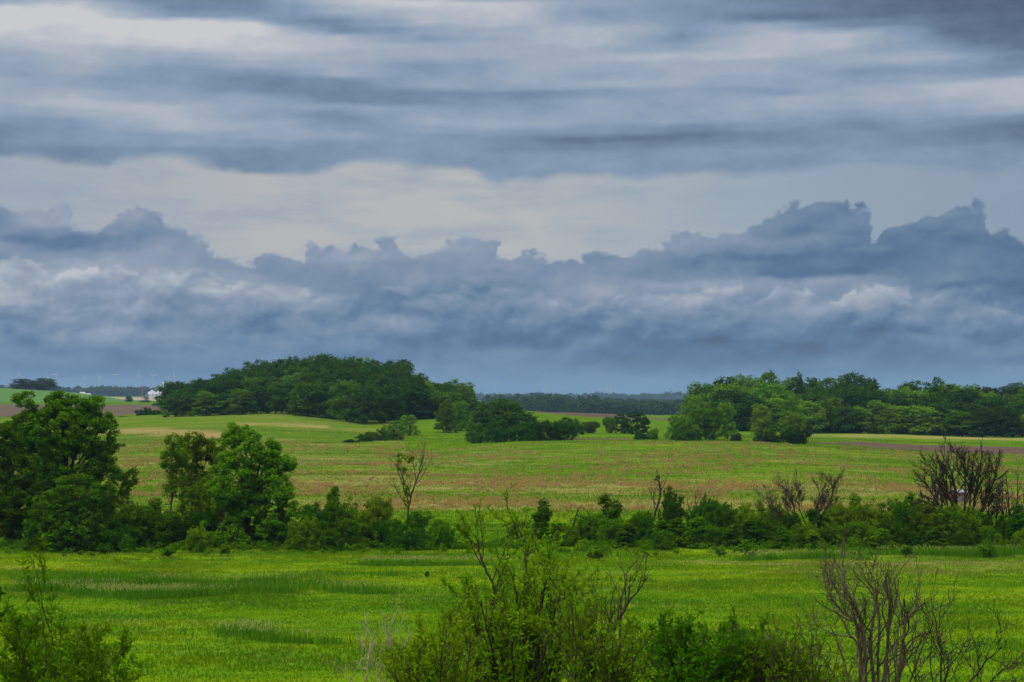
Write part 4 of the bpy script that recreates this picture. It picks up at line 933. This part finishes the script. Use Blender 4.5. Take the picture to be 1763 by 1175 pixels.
grain_bin(272, 2900, 5.0, 5.5, 4.0, 'white grain bin just left of the elevator tower')
grain_bin(278, 2920, 3.6, 6.5, 3.0, 'narrow grain bin under the elevator tower')
def elevator():
    Y = 2925; x = at(281, Y); o = empty('grain_elevator', (x, Y, hz(x, Y))); T = MB(); T.box((0, 0, 11), (1.9, 1.9, 23)); link('tower', T.data('tower', TIN), o)
    H_ = MB(); H_.box((0, 0, 23.6), (2.8, 2.8, 2.4)); link('head', H_.data('head', TIN), o)
    for (ex, ez) in ((-9, 11), (-13, 11), (-7, 12)):
        S = MB(); S.tube([(0, 0, 22), (ex, .5, ez)], .45, 6); link('spout', S.data('spout', TIN), o)
    tag(o, 'slim grain elevator tower with slanting spouts beside the hill wood', 'grain elevator')
elevator()
def mast():
    Y = 2400; x = at(245, Y); z = hz(x, Y); o = empty('radio_mast', (x, Y, z)); T = MB()
    for a in range(3): T.tube([(math.cos(a * 2.1) * .8, math.sin(a * 2.1) * .8, 0), (math.cos(a * 2.1) * .25, math.sin(a * 2.1) * .25, 19)], .12, 4)
    for k in range(9): T.tube([(.7 - k * .05, 0, k * 2 + .5), (-.4 + k * .03, .6 - k * .04, k * 2 + 1.6), (-.4 + k * .03, -.6 + k * .04, k * 2 + 2.4)], .08, 3)
    link('lattice', T.data('lattice', plain('mast_red', (.30, .10, .08))), o); tag(o, 'thin reddish lattice mast in the pale field left of the grain bins', 'mast')
mast()
def turbine_parts():
    T = MB(); lathe(T, [(2.3, -3), (2.0, 30), (1.3, 80)], 14); t = T.data('tower', TWHITE)
    Nn = MB(); Nn.box((0, 1.5, 81.4), (3.4, 9, 3.4)); lathe(Nn, [(1.7, 79.7), (1.2, 79.5)], 10); nn = Nn.data('nacelle', TWHITE)
    Hb = MB(); th = np.linspace(0, 2 * math.pi, 11)[:-1]
    V = [[(r * math.cos(a), y_, 81.4 + r * math.sin(a)) for a in th] for r, y_ in ((1.6, -3), (1.5, -4.4), (.9, -5.4), (.05, -5.9))]
    i = np.arange(3)[:, None] * 10; j = np.arange(10)[None]; j2 = (j + 1) % 10
    Hb.add(np.array(V), np.stack([i + j, i + j2, i + 10 + j2, i + 10 + j], -1).reshape(-1, 4), 0, True); hb = Hb.data('hub', TWHITE)
    Bl = MB(); rr = np.array([0, 2, 5, 11, 18, 23]); ch = np.array([1.6, 2.0, 3.6, 2.6, 1.6, .5]); tk = np.array([1.4, 1.2, .8, .5, .3, .12]); V = []
    for r, c_, k in zip(rr, ch, tk): V += [(-c_ * .3, 0, r), (0, -k / 2, r), (c_ * .7, 0, r), (0, k / 2, r)]
    i = np.arange(5)[:, None] * 4; j = np.arange(4)[None]; j2 = (j + 1) % 4
    Bl.add(V, np.stack([i + j, i + j2, i + 4 + j2, i + 4 + j], -1).reshape(-1, 4), 0, True); bl = Bl.data('blade', TWHITE)
    return t, nn, hb, bl
TP = turbine_parts()
def turbine(px, hub_y, Y, rot, label):
    x = at(px, Y); zh = CZ - (hub_y - HOR) / F * Y; o = empty('wind_turbine', (x, Y, hz(x, Y)), random.Random(px).uniform(-.5, .5))
    o.location.z = zh - 81.4
    for nm, d in zip(('tower', 'nacelle', 'hub'), TP): link(nm, d, o)
    for k in range(3):
        b = link('blade', TP[3], o); b.location = (0, -4.2, 81.4); b.rotation_euler = (0, rot + k * 2.0944, 0)
    tag(o, label, 'wind turbine', 'wind turbines on the horizon')
TURB = [(33,646,7600,'turbine furthest left, above the left ridge tree'),(83,648,9500,'faint turbine above the right ridge tree'),(97,646,7200,'turbine just right of the ridge trees'),(145,652,10500,'very faint turbine above the far farmhouse'),
        (172,650,9000,'faint turbine between farmhouse and lone far tree'),(202,646,7200,'clear tall turbine above the small lone tree'),(240,647,8600,'faint turbine above the radio mast'),(263,648,7200,'clear turbine above the grain bins'),
        (289,650,8600,'faint turbine above the elevator tower'),(301,648,7600,'turbine touching the left end of the hill wood'),
        (853,662,7600,'lone clear turbine right of the hill wood'),(923,669,9500,'faint turbine, first over the far wood'),(941,669,8600,'turbine over the highest crown of the far wood'),(977,671,9600,'left one of a close turbine pair over the far wood'),
        (982,668,9000,'right one of a close turbine pair over the far wood'),(1015,669,9200,'faint turbine right of the close pair'),(1033,671,9800,'very faint turbine in the middle of the far row'),(1044,670,9600,'small turbine left of the clearest one over the far wood'),
        (1052,667,7800,'clearest turbine over the far wood'),(1163,672,10500,'very faint turbine just left of the right wood')]
for i, (px, hy, Y, lb) in enumerate(TURB): turbine(px, hy, Y, i * 1.37, 'white three bladed ' + lb)

# ------------------------------------------------------------------ foreground shrubs below the camera
def fore_shrub(name, bx, Y, stems, seed, fol, label, P, leafn=12, L=.07, W=.022, r0=.03, barkm=BARK, depth=.5, cat='shrub', bare=0.0, start=.35, dens=1.0):
    rng = np.random.default_rng(seed); T = MB(); tw = []; x0 = at(bx, Y); z0 = hz(x0, Y); k = Y / F; by = HOR + F * (CZ - z0) / Y
    for s in stems:
        d = rng.normal() * depth; gx = bx + (s[0][0] - bx) * .55
        pl = [(gx, by)] + [p[:2] for p in s]; m_ = len(pl)
        pts = np.array([((p[0] - bx) * k, d * (i / (m_ - 1)), (by - p[1]) * k) for i, p in enumerate(pl)]); pts[0, 2] = -.1
        t = np.linspace(0, m_ - 1, (m_ - 1) * 6 + 1); path = np.stack([np.interp(t, range(m_), pts[:, j]) for j in range(3)], -1)
        for _ in range(3): path[1:-1] = .25 * path[:-2] + .5 * path[1:-1] + .25 * path[2:]
        path[1:] += np.cumsum(rng.normal(size=(len(path) - 1, 3)) * .008, axis=0)
        rr = (s[0][2] if len(s[0]) > 2 else r0) * .62; rad = np.linspace(rr, max(rr * .25, P['rmin']), len(path)); T.tube(path, rad, 7)
        LL = float(np.linalg.norm(np.diff(path, axis=0), axis=1).sum()); branch(T, rng, path, rad, LL * P.get('lf', .6), 0, P, tw, start)
    o = empty(name, (x0, Y, z0)); link('stems', T.data('stems', barkm), o)
    if leafn:
        C, D = [], []
        for p in tw:
            if rng.random() < bare: continue
            n_ = int(leafn * (.5 + rng.random())); t = rng.random(n_) ** .8 * (len(p) - 1); i = np.minimum(t.astype(int), len(p) - 2); f = (t - i)[:, None]
            q = p[i] * (1 - f) + p[i + 1] * f; dd = p[i + 1] - p[i]; dd /= np.linalg.norm(dd, axis=1)[:, None] + 1e-9
            C.append(q); D.append(dd)
        C = np.concatenate(C); D = np.concatenate(D); n_ = len(C); t = D * .6 + rdir(rng, n_) * .9; t /= np.linalg.norm(t, axis=1)[:, None]
        nn = rdir(rng, n_) + np.array([0, 0, .8]); b = np.cross(t, nn); b /= np.linalg.norm(b, axis=1)[:, None] + 1e-9; s_ = .6 + .8 * rng.random(n_)
        K = MB(); K.quads(C + t * (L * s_ * .55)[:, None], t, b, L * s_, W * s_); link('foliage', K.data('foliage', FOL[fol]), o)
    return tag(o, label, cat)
PF = dict(seg=.07, wob=.12, up=.11, rmin=.0026, nc=[13, 8, 4], max=2, ang=32, ratio=.26, lmin=.05, lf=.55)
PG = dict(PF, nc=[9, 7, 5], max=3, rmin=.0026, ratio=.34, ang=40, up=.07, wob=.16, lf=.5)
TOPS = [(0, 1085), (40, 1045), (90, 1050), (130, 1075), (200, 1110), (690, 1125), (720, 1095), (760, 1055), (790, 1000), (830, 965), (860, 975), (900, 985), (950, 965), (1000, 1010), (1060, 1045), (1110, 1070), (1150, 1075),
        (1180, 1060), (1220, 1085), (1270, 1070), (1330, 1085), (1400, 1085), (1440, 1120), (1600, 1100), (1720, 1130)]
def auto(x0, x1, n_, seed, spread=.35, add=(), drop=0):
    r = random.Random(seed); out = []; mid = (x0 + x1) / 2
    for i in range(n_):
        tx = x0 + (x1 - x0) * (i + r.random()) / n_; ty = float(np.interp(tx, [q[0] for q in TOPS], [q[1] for q in TOPS])) + 26 + drop + (r.random() ** 2) * 90
        bx = mid + (tx - mid) * (1 - spread) + r.uniform(-12, 12); my = (1230 + ty) / 2
        out.append([(bx, 1230), (bx + (tx - bx) * .35 + r.uniform(-8, 8), my), (tx + r.uniform(-8, 8), ty)])
    return out + [list(a) for a in add]
fore_shrub('leafy_shrub', 70, 21, auto(-20, 205, 17, 1, .3, add=[[(100,1230,.02),(112,1110),(104,1030),(97,955)]]), 71, 'fore', 'fresh green leafy shrub in the bottom left corner of the foreground', dict(PF, nc=[9, 6, 4]), leafn=10, L=.075, W=.024, r0=.016)
fore_shrub('leafy_shrub', -30, 21, [[(-40,1150),(-25,1080),(-2,1035)], [(-50,1140),(-35,1080),(-12,1045)]], 72, 'deep', 'dark leaf tip reaching in at the left edge above the corner shrub', dict(PF, nc=[7, 6, 4], lf=.3), leafn=14, L=.075, W=.035)
fore_shrub('foreground_shrub', 880, 22, auto(765, 1005, 28, 2, .5, add=[[(885,1230,.042),(893,1080),(905,1000),(899,950),(878,915)], [(870,1230,.04),(845,1080),(862,1020),(836,960),(830,932)], [(900,1230,.04),(940,1100),(957,1030),(978,1000)], [(893,1100,.03),(940,1010),(945,965)]]),
           73, 'foreol', 'largest olive green shrub with dark stems in the centre foreground', dict(PF, nc=[12, 7, 4], wob=.15), leafn=10, L=.055, W=.018, depth=.6, r0=.040, barkm=DARKBARK)
fore_shrub('foreground_shrub', 740, 20, auto(680, 800, 12, 3, .4), 74, 'foreol', 'low olive shrub at the left foot of the largest centre shrub', dict(PF, nc=[10, 7, 4]), leafn=12, L=.055, W=.018, r0=.022)
fore_shrub('foreground_shrub', 1010, 19, auto(960, 1110, 15, 4, .4, drop=10), 82, 'foreol', 'dense olive shrub between the largest centre shrub and the darker green one', dict(PF, nc=[10, 7, 4], wob=.15), leafn=8, L=.055, W=.018, r0=.026)
fore_shrub('forked_shrub', 1052, 23, [[(1050,1230,.05),(1058,1120),(1055,1070),(1085,1020),(1108,985)], [(1055,1110,.03),(1045,1060),(1032,1025)], [(1070,1050,.03),(1078,1010),(1088,975)], [(1058,1090,.025),(1030,1050),(1014,1012)]], 75, 'foreol',
            'half bare forked branch standing at the right of the largest centre shrub', dict(PF, nc=[8, 6, 3], ang=36, lf=.4), r0=.05, leafn=4, bare=.6)
fore_shrub('foreground_shrub', 1215, 20, auto(1110, 1335, 24, 5, .35), 76, 'fore', 'dense darker green shrub right of the forked branch in the foreground', dict(PF, nc=[10, 8, 4], wob=.15), leafn=9, L=.06, W=.02, r0=.026)
fore_shrub('twiggy_shrub', 1370, 19.5, auto(1290, 1450, 18, 6, .35), 77, 'foreol', 'twiggy brown shrub with sparse leaves left of the bare grey one', dict(PF, nc=[12, 7, 4]), leafn=5, bare=.45, r0=.024)
fore_shrub('bare_shrub', 1510, 22, [[(1480,1230,.05),(1480,1090),(1462,1040),(1438,1010)], [(1490,1230,.05),(1496,1090),(1470,1050),(1442,1025)], [(1505,1230,.05),(1503,1100),(1508,1030),(1492,985)], [(1520,1230,.05),(1528,1090),(1525,1030),(1524,985)], [(1535,1230,.05),(1547,1100),(1557,1060),(1577,1035)],
            [(1515,1230,.045),(1518,1080),(1513,1020)], [(1495,1230,.04),(1485,1110),(1458,1060),(1444,1040)], [(1530,1230,.04),(1558,1120),(1552,1060),(1545,1025)], [(1500,1230,.04),(1492,1060),(1470,1010),(1458,985)], [(1545,1230,.03),(1572,1120),(1580,1080)], [(1470,1230,.03),(1440,1120),(1422,1080)],
            [(1460,1230,.025),(1428,1150),(1402,1105)], [(1540,1230,.03),(1540,1120),(1566,1060)]], 78, 'foreol', 'leafless grey brown shrub with thick stems in the right foreground', PG, leafn=0, barkm=GREYBARK, cat='bare shrub')
fore_shrub('bare_shrub', 1630, 21, [[(1620,1230,.028),(1625,1130),(1622,1080),(1618,1060)], [(1635,1230,.028),(1662,1160),(1690,1125),(1700,1105)], [(1610,1230,.022),(1595,1130),(1600,1095)], [(1645,1230,.022),(1690,1165),(1716,1125)], [(1625,1230,.022),(1640,1120),(1655,1105)], [(1600,1230,.022),(1572,1150),(1562,1125)], [(1655,1230,.02),(1700,1190),(1725,1160)]],
           79, 'foreol', 'small open leafless shrub with curved limbs right of the thick stemmed one', dict(PG, nc=[8, 6, 4]), leafn=0, barkm=DARKBARK, cat='bare shrub')
fore_shrub('dry_stalks', 655, 22, [[(652,1230,.009),(655,1130),(662,1085)], [(642,1230,.008),(620,1140),(617,1105)], [(662,1230,.008),(668,1140),(672,1100)], [(645,1230,.007),(630,1160),(607,1150)], [(670,1230,.007),(690,1160),(700,1130)]], 80, 'foreol', 'pale dry stalks standing left of the largest centre shrub', dict(PG, nc=[7, 4, 2], max=2, rmin=.003), leafn=0, barkm=PALEBARK, cat='dry stalks')

# ------------------------------------------------------------------ haze
hb = MB(); hb.box((0, 13000, 70), (90000, 28000, 190))
mh, n = mat('haze'); pv = n.node('ShaderNodeVolumePrincipled'); pv.inputs['Color'].default_value = (.27, .43, .76, 1)
pv.inputs['Density'].default_value = .00009; pv.inputs['Anisotropy'].default_value = .1
o_ = n.node('ShaderNodeOutputMaterial'); n.l.new(pv.outputs[0], o_.inputs['Volume'])
tag(link('haze', hb.data('haze', mh)), kind='stuff')
